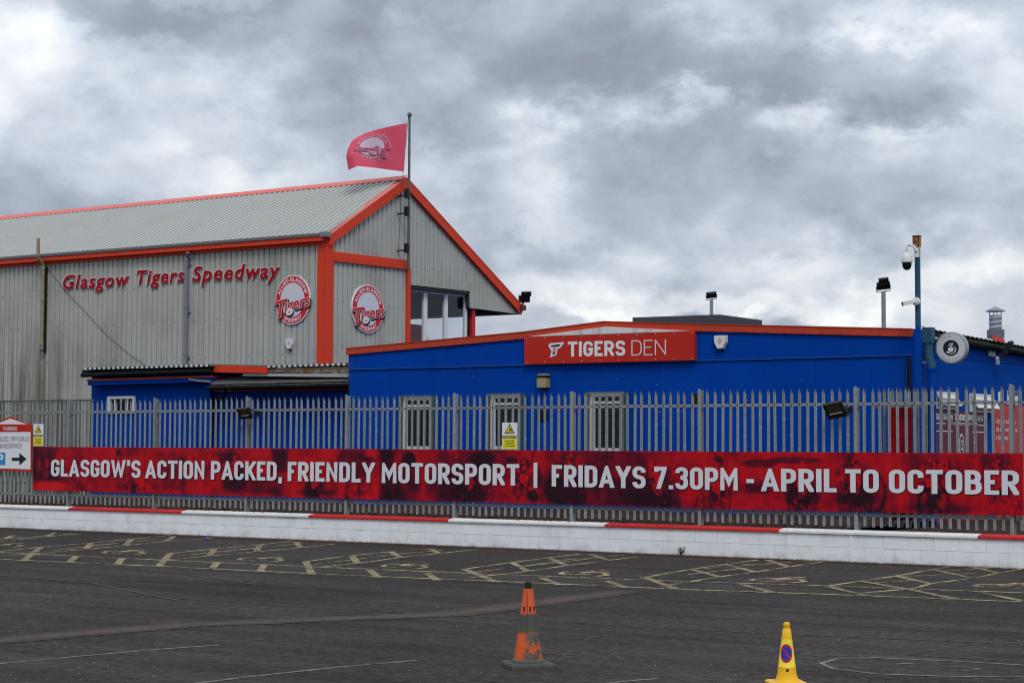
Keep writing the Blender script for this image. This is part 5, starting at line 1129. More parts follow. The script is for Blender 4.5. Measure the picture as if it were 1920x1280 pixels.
# roof sheets, left slope
ez = lambda s: zeave(-s)
def rp(s, t, n_=0):   # s metres along the building, t 0 eave..1 ridge
    a = GLp.w(-s, zeave(-s)+.05, .05); b_ = GGp.w(uA, apx[1]+.0, 0)-UG*s; 
    if s > 0: b_ = b_+np.array((0, 0, -(s)*.0))
    return a*(1-t)+b_*t
nrmR = u3(np.cross(rp(0, 0)-rp(5, 0), rp(0, 1)-rp(0, 0))); s = 0; 
while s < LEN-.5:
    g = MB(); n = 5; pw = 1.0/n; V = []; prof = []
    for k in range(n):
        b0 = s+k*pw; prof += [(b0, 0), (b0+pw*.34, 0), (b0+pw*.42, .06), (b0+pw*.92, .06)]
    prof.append((s+1., 0)); j_ = random.uniform(0, .002)
    for (ss, d) in prof:
        for t in (0, .5, 1): V.append(rp(ss, t)+nrmR*(d+j_))
    g.add(V, [f for i in range(len(prof)-1) for f in ((3*i+1, 3*i+4, 3*i+3, 3*i), (3*i+2, 3*i+5, 3*i+4, 3*i+1))]); part('roof_sheet', g, m_roof, gs); s += 1.
g = MB()
for i in range(9):                                   # fixing screws in rows on roof and walls
    for k in range(int(LEN/.333)):
        if random.random() < .62: continue
        c = rp(k*.333+.12+random.uniform(-.02, .02), (i+.5)/9)+nrmR*.037; g.obox(c, UG, np.cross(nrmR, UG), nrmR, .009, .009, .004)
for z in (1.5, 2.4, 3.4, 4.4, 5.4, 6.4):
    for k in range(int(LEN/.4)):
        if random.random() < .15: continue
        u = -.3-k*.4; 
        if z < zeave(u)-.3: g.obox(GLp.w(u, z, .002), UG, BG, (0, 0, 1), .011, .006, .011)
for z in (3.4, 4.6, 5.8, 7., 8.2):
    for k in range(30):
        u = .3+k*.4
        if z < zrf(u)-.35 and (u < u765 or z > zwt(u)+.05): g.obox(GGp.w(u, z, .002), BG, UG, (0, 0, 1), .011, .006, .011)
part('fixing_screws', g, m_bolt, gs, kind='stuff')
g = MB(); a = GGp.w(uA, apx[1]+.0, .12); b_ = a-UG*(LEN+.12); dn = u3(rp(0, 0)-rp(0, 1))*.30; q9 = np.array((0, 0, .085))
g.prism([a+q9, b_+q9, b_+dn+q9, a+dn+q9], nrmR*-.012); part('ridge_cap', g, m_trimtop, gs)
# right slope
g = MB(); A = GGp.w(uA, apx[1], .05); B_ = GGp.w(rgt[0], rgt[1], .05); C_ = B_-UG*LEN; D_ = A-UG*LEN
g.prism([A, B_, C_, D_], (0, 0, -.10)); part('far_roof_slope', g, m_int, gs)
g = MB(); p0 = GGp.w(rgt[0]+.0, zof(GGp, 973, 584), -.05); g.tube([p0, p0-UG*LEN], .09, 12); part('far_gutter', g, m_gutter, gs, True)
g = MB(); g.lathe([(.13, 0), (.13, .12)], GGp.w(rgt[0]-.05, zof(GGp, 972, 580), -.02), 14, ax=GGp.N); part('gutter_end', g, m_clad, gs, True)
# windows in the gable
wd_ = -.22; wb = 3.0
def gw(x, y): return GGp.uv(x, y, wd_)
wt0 = gw(767, 540); wt1 = gw(874, 551.5); zt2 = lambda u: wt0[1]+(wt1[1]-wt0[1])*(u-wt0[0])/(wt1[0]-wt0[0])
ms = [gw(x, 560)[0] for x in (764, 767, 793, 800, 832, 838.5, 870, 874.5)]
wf = MB()
for a, b_ in ((ms[0], ms[1]), (ms[2], ms[3]), (ms[4], ms[5]), (ms[6], ms[7])): GGp.prism(wf, [(a, wb), (b_, wb), (b_, zt2(b_)), (a, zt2(a))], wd_-.04, wd_+.03)
for a, b_ in ((ms[1], ms[2]), (ms[3], ms[4]), (ms[5], ms[6])):
    GGp.prism(wf, [(a, zt2(a)-.09), (b_, zt2(b_)-.09), (b_, zt2(b_)), (a, zt2(a))], wd_-.04, wd_+.03); GGp.prism(wf, [(a, wb), (b_, wb), (b_, wb+.08), (a, wb+.08)], wd_-.04, wd_+.03)
wn = part('window', wf, m_upvc, gs)
for a, b_ in ((ms[1], ms[2]), (ms[3], ms[4]), (ms[5], ms[6])):
    g = MB(); GGp.prism(g, [(a, wb), (b_, wb), (b_, zt2(b_)), (a, zt2(a))], wd_-.012, wd_-.004); part('pane', g, m_glass, wn)
g = MB(); GGp.prism(g, [(w0[0], zwt(w0[0])-.10), (w1[0]-.05, zwt(w1[0])-.10), (w1[0]-.05, zwt(w1[0])-.004), (w0[0], zwt(w0[0])-.004)], -.35, -.03); part('window_head', g, m_black, gs)
g = MB(); GGp.box(g, ms[7]+.005, ms[7]+.15, Z2, zwt(w1[0])-.105, -.34, -.20); part('dark_post', g, m_black, gs)
g = MB(); GGp.box(g, ms[7]+.155, ms[7]+.32, Z2, zrb(r0p[0])+.02, -.32, -.12); part('red_post', g, m_bright, gs)
q = GGp.uv(767, 607, -.9); q2 = GGp.uv(791, 640, -.9); g = MB(); GGp.box(g, q[0]-1, q2[0], 2.9, q[1], -1.0, -.9); part('maroon_board', g, m_maroon, gs)
g = MB(); q = GGp.uv(800, 625, -1.5); q2 = GGp.uv(808, 642, -1.5); GGp.prism(g, [(q[0], q[1]), (q2[0], q2[1]-.3), (q[0]-.0, q2[1]-.3)], -1.55, -1.5); part('red_flap', g, m_signred, gs)
g = MB(); GGp.box(g, .2, rgt[0]-3, Z2, 3.2, -LEN, -.36); part('stand_base', g, m_concrete, gs)

# pipes on the long wall
def gl(x, y, d): return GLp.w(*GLp.uv(x, y, d), d)
t_ = thing('vent_pipe', 'beige stained pipe with a bend passing the eaves at the far left', 'pipe', gl(77, 655, .12))
g = MB(); g.tube([gl(72, 447, .35), gl(71.5, 480, .35)], .052, 12); g.tube([gl(71.5, 480, .35), gl(72, 484, .34), gl(80, 494, .16), gl(81.5, 500, .13)], .055, 12); part('upper_pipe', g, m_pipebeige, t_, True)
g = MB(); top_ = gl(81, 500, .13); bot = gl(77, 648, .13); bot[0], bot[1] = top_[0], top_[1]; g.tube([top_, bot], .05, 12)
for f_ in (0.02, .42, .97): c = top_*(1-f_)+bot*f_; g.tube([c+(0, 0, .04), c-(0, 0, .04)], .066, 12)
part('lower_pipe', g, m_pipebeige, t_, True)
g = MB(); g.tube([bot, bot+(.02, 0, -.1), bot+(.05, -.05, -.14)], .055, 12); part('outlet_bend', g, m_pipegrey, t_, True)
g = MB(); g.box(bot[0]+.055, bot[0]+.085, bot[1]+.02, bot[1]+.10, bot[2]-.2, top_[2]); part('gap_shade_strip', g, m_black, t_)  # black strip standing in for the shaded gap beside the pipe
t_ = thing('downpipe', 'grey plastic downpipe on the cladded wall between the words Tigers and Speedway', 'pipe', gl(347, 684, .10))
g = MB(); a = gl(353, 473, .18); b_ = gl(350, 486, .10); c = gl(347, 690, .10); c[0], c[1] = b_[0], b_[1]; c[2] = 3.0
g.tube([a, b_, c], .056, 12)
for f_ in (.0, .45, .9): q = b_*(1-f_)+np.array((c[0], c[1], gl(347, 684, .1)[2]))*f_; g.tube([q+(0, 0, .05), q-(0, 0, .03)], .072, 12)
part('pipe', g, m_pipegrey, t_, True)
g = MB()
for f_ in (.05, .5, .93): q = b_*(1-f_)+np.array((c[0], c[1], gl(347, 684, .1)[2]))*f_; g.box(q[0]-.10, q[0]+.10, q[1]+.045, q[1]+.09, q[2]-.02, q[2]+.02)
part('wall_clip', g, m_pipegrey, t_)
g = MB(); pts = [(86, 500), (120, 542), (160, 585), (200, 628), (240, 662), (280, 690)]; g.tube([gl(x, y, .02) for x, y in pts], .0055, 6); single('hanging_cable', g, m_black, 'thin dark cable sagging diagonally across the cladded wall', 'cable')

# raised lettering
let = thing('wall_lettering', 'raised dark red letters Glasgow Tigers Speedway with white edges on the cladded wall', 'sign', gl(320, 530, .04))
for wd, xa, ya, xb, yb, cap in (('Glasgow', 117.5, 541.5, 242, 535, 26.5), ('Tigers', 256, 533, 345.5, 527.5, 27), ('Speedway', 359.5, 527, 525, 519, 28.5)):
    SHR, SPC = .22, 1.16; mn0, mx0 = bounds(btext(wd, SHR, .035, SPC)[0]); capH = .73
    for ci, ch_ in enumerate(wd):
        pm__ = bounds(btext(wd[:ci+1], SHR, 0, SPC)[0])[1][0]; own = bounds(btext(ch_, SHR, 0, SPC)[0])[1][0]; xo = pm__-own
        lo_ = None
        for off, m_, dd in ((.050, m_signwhite, .03), (.026, m_deepred, .045)):
            V, F = btext(ch_, SHR, off, SPC); g = MB()
            Vf = []
            for x, y in V:
                s_ = (x+xo-mn0[0])/(mx0[0]-mn0[0]); Vf.append(gl(xa+(xb-xa)*s_, (ya+(yb-ya)*s_)-y/capH*cap, dd))
            g.add(Vf, F); bk = [p-GLp.N*.014 for p in Vf]; ec = set((f[i], f[(i+1) % len(f)]) for f in F for i in range(len(f)))
            for (i, j) in sorted(ec):
                if (j, i) not in ec: g.add([Vf[i], Vf[j], bk[j], bk[i]], [(3, 2, 1, 0)])
            if lo_ is None: lo_ = part('letter', g, m_, let)
            else: part('letter_face', g, m_, lo_)

# logo: ring, lettering and the slanted word (the animal in the middle is left out)
def logo(mp, parent, mats, detail=True, flip=False):
    red, white, black, greyw = mats
    def dsk(r_, l_, n=44, m=7):
        g = MB(); V = [mp(0, 0, l_)]
        for j in range(1, m+1): V += [mp(r_*j/m*math.cos(2*PI*k/n), r_*j/m*math.sin(2*PI*k/n), l_) for k in range(n)]
        F = [(0, 1+k, 1+(k+1) % n) for k in range(n)]+[(1+(j-1)*n+k, 1+j*n+k, 1+j*n+(k+1) % n, 1+(j-1)*n+(k+1) % n) for j in range(1, m) for k in range(n)]
        g.add(V, [fl(f) for f in F]); return g
    fl = lambda f: f[::-1] if flip else f
    part('white_border', dsk(1., 0), white, parent)
    part('red_ring', dsk(.965, .003), red, parent)
    part('inner_disc', dsk(.70, .006), greyw, parent)
    g = MB(); mp2 = lambda x, y, k: mp(x, y, .006+.0006*k)
    tmp = MB(); arc_text('ALLIED GLASGOW', .755, PI*.5, .15, False, mp2, tmp, cw=.72, t=.2, track=.2, spread=2.55); arc_text('SPEEDWAY', .905, -PI*.5+.06, .15, True, mp2, tmp, cw=.72, t=.2, track=.2, spread=1.25)
    tmp.f = [fl(f) for f in tmp.f]; part('ring_lettering', tmp, white, parent)
    ca, sa = math.cos(.15), math.sin(.15)
    for txt, x0, x1, y0, y1 in (('T', -1.0, -.30, -.66, .04), ('igers', -.50, .98, -.50, -.0)):
        mn, mx = bounds(btext(txt, .25, 0)[0]); cap = .73; mn_y = 0.
        for k, (o_, m_, l_, dx, dy) in enumerate(((.065, black, .009, .05, -.075), (.05, white, .0115, 0, 0), (.024, red, .014, 0, 0))):
            o_ = o_*(.7 if txt == 'T' else 1.)
            def q(x, y, l_=l_, dx=dx, dy=dy):
                X = x0+(x-mn[0])/(mx[0]-mn[0])*(x1-x0); Y = y0+y/cap*(y1-y0); return mp(X*ca-Y*sa+dx, X*sa+Y*ca+dy+.10, l_)
            g = MB(); put_bt(g, btext(txt, .25, o_), q, 0, flip); part(('word_shadow', 'word_edge', 'word')[k], g, m_, parent)
for P, px, py, rx, ry, lab in ((GLp, 548.5, 562, 32.5, 46, 'round red and white speedway club badge on the long cladded wall by the corner'), (GGp, 690, 579, 29.5, 45, 'round red and white speedway club badge on the gable end wall')):
    c = P.uv(px, py, .05); ca_ = P.uv(px+rx, py, .05); cb_ = P.uv(px, py-ry, .05); ru = abs(ca_[0]-c[0]); rz2 = abs(cb_[1]-c[1]); print('logo', ru, rz2)
    t_ = thing('club_badge', lab, 'badge', P.w(c[0], c[1], .03), 'round club badges')
    g = MB(); n = 44; P.prism(g, [(c[0]+ru*1.005*math.cos(2*PI*k/n), c[1]+rz2*1.005*math.sin(2*PI*k/n)) for k in range(n)], .004, .05); part('backing_board', g, m_signwhite, t_)
    logo(lambda x, y, l_: P.w(c[0]+ru*x, c[1]+rz2*y, .052+l_), t_, (m_bright, m_signwhite, m_inkblack, m_logogrey))
alarm(GLp, 545, 645, .24, .30, 'white wedge-shaped alarm box low on the grey cladded wall', .01)

# flagpole and flag
fp = GGp.uv(767, 350, .35); fu = fp[0]; pole = thing('flagpole', 'slim grey flagpole bracketed to the gable of the grandstand', 'flagpole', GGp.w(fu, ztr(fu), .35))
p0 = GGp.w(fu, zof(GGp, 765.5, 505, .35), .35); p1 = GGp.w(fu, zof(GGp, 767.7, 218, .35), .35)
g = MB(); g.tube([p0, p1], [.045, .032], 10); part('shaft', g, mat('pole_metal', (.12, .125, .13), .35, .5), pole, True)
g = MB(); g.lathe([(.01, -.07), (.05, -.05), (.07, 0), (.05, .05), (.01, .07)], p1+(0, 0, .04), 14); part('finial', g, m_gutter, pole, True)
for y in (368, 401, 470):
    z = zof(GGp, 760, y, .2); g = MB(); g.obox(GGp.w(fu, z, .18)-BG*.06, UG, BG, (0, 0, 1), .2, .018, .018); g.obox(GGp.w(fu, z+.05, .34)-BG*.08, UG, BG, (0, 0, 1), .05, .05, .13); part('bracket', g, m_black, pole)
g = MB(); g.tube([p1-BG*.05, GGp.w(fu, zof(GGp, 757, 336, .35), .33)-BG*.28, GGp.w(fu, zof(GGp, 758, 480, .35), .2)-BG*.28], .006, 5); part('halyard', g, m_black, pole)
FP = PL((p1[0], p1[1]), (math.cos(YAW), math.sin(YAW))); 
topc = np.array([(763, 231), (735, 236.5), (705, 243.5), (685, 250), (672, 256)]); botc = np.array([(757.5, 322), (730, 318.5), (700, 314.5), (670, 311.5), (653, 319)])
fly = np.array([(672, 256), (659, 265), (652, 281), (649, 293), (653, 319)])
ip = lambda C, s: np.array([np.interp(s*4, range(5), C[:, 0]), np.interp(s*4, range(5), C[:, 1])])
def flagpt(s, t, l_=0):
    # Coons patch between pole edge, fly edge, head and foot
    e0_ = ip(topc, s); e1_ = ip(botc, s); l0 = topc[0]*(1-t)+botc[0]*t; l1 = ip(fly, t)
    q = (1-t)*e0_+t*e1_+(1-s)*l0+s*l1-((1-s)*(1-t)*topc[0]+(1-s)*t*botc[0]+s*(1-t)*topc[-1]+s*t*botc[-1])
    d = .16*s*math.sin(s*7+t*2.2)+.35*s*s*(1-t)*(-1.4)+.05*math.sin(s*13+t*5)*s+.25
    return FP.w(*FP.uv(q[0], q[1], d+l_), d+l_)
fg = thing('flag', 'red club flag flying to the left from the pole above the roof', 'flag', FP.w(*FP.uv(762, 276), .2))
g = MB(); nn = 40; V = [flagpt(i/nn, j/nn) for j in range(nn+1) for i in range(nn+1)]; g.add(V, [(j*(nn+1)+i, j*(nn+1)+i+1, (j+1)*(nn+1)+i+1, (j+1)*(nn+1)+i) for j in range(nn) for i in range(nn)]); part('cloth', g, m_flag, fg, True)
m_fw = mat('flag_print_pale', (.50, .36, .44), .8); m_fr = mat('flag_print_red', (.50, .045, .10), .8); m_fk = mat('flag_print_grey', (.09, .08, .12), .8)
logo(lambda x, y, l_: flagpt(.52+x*.285, .50-y*.36, .008+l_*1.2), fg, (m_fr, m_fw, m_fk, mat('flag_print_white', (.52, .42, .52), .8)), flip=True)

# floodlight at the gable's right end
c = GGp.w(*GGp.uv(983, 560, .15), .15); t_ = thing('floodlight', 'black floodlight on the low right end of the grandstand gable', 'floodlight', c, 'floodlights')
ayg = u3(camright*.38+np.array((0, 0, .9))+toward*.3); axg = u3(-camright+.2*toward-np.array((0, 0, .05))); flood(t_, c, axg, ayg, .34, .22, .07); flood(t_, c+ayg*.16, axg, ayg, .30, .14, .06)
g = MB(); g.tube([GGp.w(rgt[0]-.1, rgt[1]-.1, .12), c-np.array((.05, 0, .15)), c], .03, 8); part('bracket', g, m_black, t_)
g = MB(); g.obox(GGp.w(rgt[0]+.02, rgt[1]-.06, .08), BG, UG, (0, 0, 1), .14, .08, .08); part('mounting_block', g, m_maroon, t_)

# ---------------------------------------------------------------- low blue outbuildings, left
ob = thing('outbuilding', 'low blue outbuilding with worn black gutter in front of the grandstand', 'building', (-33, 35, Z2))
L1 = PL((0, 35.0), (1, 0)); a0, a1 = L1.uv(172, 720)[0], L1.uv(394, 720)[0]; 
zz_ = lambda x, y, d=0: L1.uv(x, y, d)[1]
def band(P, x0, x1, yt0, yt1, yb0, yb1, d0, d1, name, m_, par=None):
    g = MB(); P.prism(g, P.poly([(x0, yb0), (x1, yb1), (x1, yt1), (x0, yt0)], d1), d0, d1); return part(name, g, m_, par or ob)
g = MB(); u = a0
while u < a1-.05:
    ue = min(u+1.2, a1); g = MB(); L1.box(g, u+.002, ue-.002, Z2, 3.95, -.03, random.uniform(-.002, .002)); part('wall_panel', g, m_blue, ob); u = ue
g = MB(); L1.box(g, a0+.01, a1, Z2, 3.9, -2.4, -.031); part('wall', g, m_blue, ob)
band(L1, 164.5, 394, 714.5, 707.5, 722.5, 715.5, -.02, .30, 'blue_fascia', m_blue)
band(L1, 163, 394, 710.5, 703.5, 714.3, 707.3, -.02, .32, 'red_strip', m_fascia)
g = MB(); p0 = L1.w(*L1.uv(154, 703, .42), .42); p1 = L1.w(*L1.uv(394, 695, .42), .42); g.tube([p0, p1], .062, 12); part('gutter', g, m_blackgut, ob, True)
band(L1, 154, 394, 693.5, 686.5, 705, 699, .0, .36, 'black_bargeboard', m_blackgut)
# corrugated roof over outbuilding with white painted ends
def corr(P, x0, y0, x1, y1, pitch, amp, parent, dfront, dback, rise):
    a = P.uv(x0, y0, dfront); b_ = P.uv(x1, y1, dfront); n = int((b_[0]-a[0])/pitch); g = MB(); V = []; seq = [0, 1, 1, 0]
    ends = MB()
    for i in range(n):
        for k, f_ in enumerate((0, .18, .62, .80)):
            t = (i+f_)/n; u = a[0]+(b_[0]-a[0])*t; z = a[1]+(b_[1]-a[1])*t+amp*seq[k]; V += [P.w(u, z, dfront), P.w(u, z+rise, dback)]
        q = [a[0]+(b_[0]-a[0])*(i+f_)/n for f_ in (.84, 1., 1.16, 1.0)]
        zb = a[1]+(b_[1]-a[1])*(i+.4)/n; u_ = [a[0]+(b_[0]-a[0])*(i+f_)/n for f_ in (.10, .22, .56, .68)]
        ends.add([P.w(u_[0], zb-.004, dfront+.002), P.w(u_[3], zb-.004, dfront+.002), P.w(u_[2], zb+amp-.002, dfront+.002), P.w(u_[1], zb+amp-.002, dfront+.002)], [(0, 1, 2, 3)])
    m_n = len(V)//2; g.add(V, [(2*i, 2*i+2, 2*i+3, 2*i+1) for i in range(m_n-1)]); r_ = part('corrugated_roof', g, m_felt, parent); part('white_filler', ends, m_signwhite, r_)
corr(L1, 157, 692.5, 393, 686.3, .168, .05, ob, .50, -2.4, .08)
# small window
a = L1.uv(204, 743); b_ = L1.uv(254.5, 774); g = MB(); u0, u1, z1, z0 = a[0], b_[0], a[1], b_[1]
for q in ((u0, u1, z1-.07, z1), (u0, u1, z0, z0+.05), (u0, u0+.10, z0+.05, z1-.07), (u1-.07, u1, z0+.05, z1-.07)): L1.box(g, *q, .003, .06)
for k in range(1, 4): c = u0+(u1-u0)*(k+.15)/4.3; L1.box(g, c-.015, c+.015, z0+.05, z1-.07, .003, .05)
w_ = part('window', g, m_upvc, ob); g = MB(); L1.box(g, u0+.05, u1-.05, z0+.04, z1-.05, .002, .02); part('pane', g, m_glassdark, w_)
# second, set-back lean-to
ob2 = thing('outbuilding', 'shabby lean-to with rotten timber edge between the outbuilding and the blue clubhouse', 'building', (-29.5, 35.3, Z2))
L2 = PL((0, 35.25), (1, 0)); b0, b1 = L2.uv(396, 720)[0], L2.uv(662, 720)[0]
g = MB(); L2.box(g, b0-.02, b1, Z2, zof(L2, 500, 700), -2.2, -.031); part('wall', g, m_blue, ob2)
u = b0
while u < b1-.05:
    ue = min(u+1.2, b1); g = MB(); L2.box(g, u+.002, ue-.002, Z2, zof(L2, 500, 731), -.03, random.uniform(-.002, .002)); part('wall_panel', g, m_blue, ob2); u = ue
band(L2, 399, 657, 731.5, 727, 734, 730, -.02, .12, 'red_strip', m_fascia, ob2)
band(L2, 394, 657, 720, 714, 724, 719, .0, .62, 'lower_roof_edge', m_timber, ob2)
g = MB(); p0 = L2.w(*L2.uv(389, 727, .68), .68); p1 = L2.w(*L2.uv(660, 721, .68), .68); g.tube([p0, p1], .05, 12); part('gutter', g, m_blackgut, ob2, True)
g = MB(); A = [L2.w(*L2.uv(394, 703, .0), .0), L2.w(*L2.uv(657, 703, .0), .0), L2.w(*L2.uv(657, 714, .62), .62), L2.w(*L2.uv(394, 720.5, .62), .62)]; g.prism(A[::-1], (0, 0, -.03)); part('lower_roof', g, mat('mossy_felt', (.085, .085, .09), .8, 0, .2, 2), ob2)
band(L2, 394, 657, 700, 697.5, 712, 712, -.02, .10, 'recess_shade_board', m_blackgut, ob2)  # black board standing in for the shade in the recess
band(L2, 455, 657, 700, 699.6, 704.5, 707.0, .0, .44, 'grey_trim_board', mat('grey_board', (.36, .36, .35), .7, 0, .2, 3), ob2)
band(L2, 392.5, 500, 684, 687, 697.5, 699.3, .1, .5, 'orange_fascia', m_trim, ob2)
for (xa, xb) in ((502, 531), (531.5, 570), (571, 588), (588.5, 620), (620.5, 662)):
    mt = m_timber if xa != 571 else mat('raw_timber', (.3, .16, .07), .8)
    band(L2, xa, xb, 690.5-(xa-500)*.03, 690.5-(xb-500)*.03, 699.5-random.uniform(0, 2.5), 699-random.uniform(0, 2.), .15, .40+random.uniform(0, .03), 'timber_fascia', mt, ob2)
corr(L2, 500, 688.6, 662, 683.6, .168, .05, ob2, .50, -2.2, .08)
g = MB(); q = L2.w(*L2.uv(397, 735, .15), .15); g.tube([(q[0], q[1], q[2]+.1), (q[0], q[1], Z2)], .05, 10); g.tube([L2.w(*L2.uv(422, 728, .62), .62), L2.w(*L2.uv(423, 738, .5), .5), L2.w(*L2.uv(416, 746, .3), .3), L2.w(*L2.uv(398, 752, .18), .18)], .04, 8); part('downpipe', g, m_blackgut, ob2, True)
g = MB(); g.tube([L2.w(*L2.uv(355, 711, .6), .6), L2.w(*L2.uv(372, 714, .62), .62), L2.w(*L2.uv(394, 715.5, .62), .62)], .03, 8); part('overflow_pipe', g, m_pipegrey, ob2, True)

# ---------------------------------------------------------------- cones
cp_ = gnd(990, 1250); th_ = YAW+.28
orange = thing('traffic_cone', 'tall battered orange traffic cone with black tip and grimy middle band', 'traffic cone', cp_)
ca, sa = math.cos(th_), math.sin(th_); hx = .205
g = MB(); sec = [(1., 0), (1., .028), (.93, .045), (.5, .05)]
V = []
for s_, z in sec:
    for (i, j) in ((-1, -1), (-.85, -1), (.85, -1), (1, -.85), (1, .85), (.85, 1), (-.85, 1), (-1, .85)):
        x, y = i*hx*s_, j*hx*s_; V.append((cp_[0]+x*ca-y*sa, cp_[1]+x*sa+y*ca, z+.001))
V = V
g.add(V, [(k*8+i, k*8+(i+1) % 8, (k+1)*8+(i+1) % 8, (k+1)*8+i) for k in range(3) for i in range(8)]+[tuple(24+i for i in range(8)), tuple(range(7, -1, -1))])
part('base', g, mat('recycled_rubber_base', (.062, .062, .058), .8, 0, .25, 18, .1, 80, .4, 60, dirt=[((.05, .06, .02), .6, .7, 25, .5)]), orange)
def conemat():
    m = bpy.data.materials.new('scuffed_orange_plastic'); m.use_nodes = True; t = m.node_tree; b = t.nodes['Principled BSDF']; l = t.links.new
    tc_ = t.nodes.new('ShaderNodeTexCoord'); s = t.nodes.new('ShaderNodeSeparateXYZ'); l(tc_.outputs['Object'], s.inputs[0])
    def noise(sc, d=6, r_=.65):
        n = t.nodes.new('ShaderNodeTexNoise'); n.inputs['Scale'].default_value = sc; n.inputs['Detail'].default_value = d; n.inputs['Roughness'].default_value = r_; l(tc_.outputs['Object'], n.inputs['Vector']); return n.outputs[0]
    def mth(op, a, b2, c=None):
        n = t.nodes.new('ShaderNodeMath'); n.operation = op
        for i, q in enumerate((a, b2, c)):
            if q is None: continue
            if isinstance(q, (int, float)): n.inputs[i].default_value = q
            else: l(q, n.inputs[i])
        return n.outputs[0]
    def mr(x, a, b2, c=0., d=1.):
        n = t.nodes.new('ShaderNodeMapRange'); l(x, n.inputs[0]); n.inputs[1].default_value = a; n.inputs[2].default_value = b2; n.inputs[3].default_value = c; n.inputs[4].default_value = d; return n.outputs[0]
    def mix(c, f, col):
        mx = t.nodes.new('ShaderNodeMix'); mx.data_type = 'RGBA'; l(f, mx.inputs[0])
        if isinstance(c, tuple): mx.inputs[6].default_value = (*c, 1)
        else: l(c, mx.inputs[6])
        mx.inputs[7].default_value = (*col, 1); return mx.outputs[2]
    z = s.outputs[2]; zn = mth('MULTIPLY_ADD', noise(14), .07, z)
    c = mix((.60, .088, .007), mr(noise(6), .4, .7, 0, .6), (.50, .055, .008))
    inb = mth('MULTIPLY', mr(zn, .325, .355), mr(zn, .525, .49))             # grimy band where the sleeve used to be
    c = mix(c, inb, (.055, .065, .025)); inb2 = mth('MULTIPLY', mr(zn, .39, .42), mr(zn, .515, .47)); c = mix(c, inb2, (.045, .05, .045))
    wear = mth('MULTIPLY', mr(noise(9, 8, .75), .44, .50), mth('MULTIPLY', mr(z, .34, .28), mr(s.outputs[0], .0, .06))); c = mix(c, wear, (.06, .065, .06))
    c = mix(c, mr(noise(45, 4), .60, .64, 0, .8), (.10, .045, .02)); c = mix(c, mr(z, .10, .03, 0, .3), (.1, .05, .03))
    l(c, b.inputs['Base Color']); b.inputs['Roughness'].default_value = .5; return m
def oct_body(prof, n=8, ph=.1, c=cp_):
    g = MB(); V = []; k = n*3
    for (r_, z) in prof:
        for i in range(k):
            a = 2*PI*i/k+ph; rr = r_*(1-.035*(1-math.cos((i % 3-1)*2*PI/3))*0 + (-.03 if i % 3 == 0 else 0)); V.append((c[0]+rr*math.cos(a), c[1]+rr*math.sin(a), z))
    m_ = len(prof); g.add(V, [(j*k+i, j*k+(i+1) % k, (j+1)*k+(i+1) % k, (j+1)*k+i) for j in range(m_-1) for i in range(k)]+[tuple((m_-1)*k+i for i in range(k))]); return g
part('body', oct_body([(.134, .05), (.132, .072), (.125, .075), (.042, .69)]), conemat(), orange)
g = MB(); g.lathe([(.150, .045), (.150, .060), (.136, .074)], cp_, 24); part('skirt', g, mat('grey_green_rubber', (.075, .08, .065), .8), orange)
part('tip', oct_body([(.0465, .665), (.0345, .675), (.028, .745), (.024, .75)]), m_black, orange)
g = MB()
for i in (0, 1, 2):                                     # moulded slots
    a = -PI/2+YAW+(-.55, .25, .9)[i]; rr = .0655; q = np.array((cp_[0]+rr*math.cos(a), cp_[1]+rr*math.sin(a), .515)); o_ = np.array((math.cos(a), math.sin(a), 0)); g.obox(q, np.cross((0, 0, 1), o_), (0, 0, 1), o_, .006, .02, .006)
part('slot', g, m_black, orange, kind='stuff')
a = -PI/2+YAW-.12; o_ = np.array((math.cos(a), math.sin(a), 0)); g = MB(); c0 = cp_+o_*.121+np.array((0, 0, .10)); c1 = cp_+o_*.0455+np.array((0, 0, .67)); g.tube([c0, c1], .0022, 4); part('mould_seam', g, m_black, orange)
yp = gnd(1475.5, 1283); yc = thing('traffic_cone', 'small clean yellow no-waiting cone with red and blue symbol at the bottom edge', 'traffic cone', yp)
m_y = mat('yellow_cone_plastic', (.75, .42, .012), .45, 0, .06, 6, .05, 60, obj=False); m_y2 = mat('reflective_yellow_sleeve', (.80, .62, .05), .4, 0, .05, 6)
g = MB(); V = []; hy = .15
for s_, z in ((1, 0), (1, .02), (.9, .03)):
    for (i, j) in ((-1, -1), (1, -1), (1, 1), (-1, 1)):
        x, y = i*hy*s_, j*hy*s_; V.append((yp[0]+x*math.cos(YAW+.1)-y*math.sin(YAW+.1), yp[1]+x*math.sin(YAW+.1)+y*math.cos(YAW+.1), z+.001))
g.add(V, [(k*4+i, k*4+(i+1) % 4, (k+1)*4+(i+1) % 4, (k+1)*4+i) for k in range(2) for i in range(4)]+[(8, 9, 10, 11)]); part('base', g, m_y, yc)
g = MB(); g.lathe([(.104, .028), (.094, .045), (.079, .09), (.0725, .150)], yp, 28); part('lower_body', g, m_y, yc, True)
g = MB(); g.lathe([(.0715, .150), (.0708, .151), (.0440, .374), (.043, .375)], yp, 28); part('sleeve', g, m_y2, yc, True)
g = MB(); g.lathe([(.0435, .375), (.034, .452), (.028, .458), (.026, .476), (.029, .482), (.030, .494), (.025, .506), (.013, .51)], yp, 28); part('neck', g, m_y, yc, True)
def cyl(x, y, l_):     # wrap symbol onto the sleeve, x,y metres
    z = .262+y; rr = .0708-(z-.151)*(.0268/.223)+.0012+l_; a = -PI/2+YAW-.22+x/rr*.85; return (yp[0]+rr*math.cos(a), yp[1]+rr*math.sin(a), z)
g = MB()
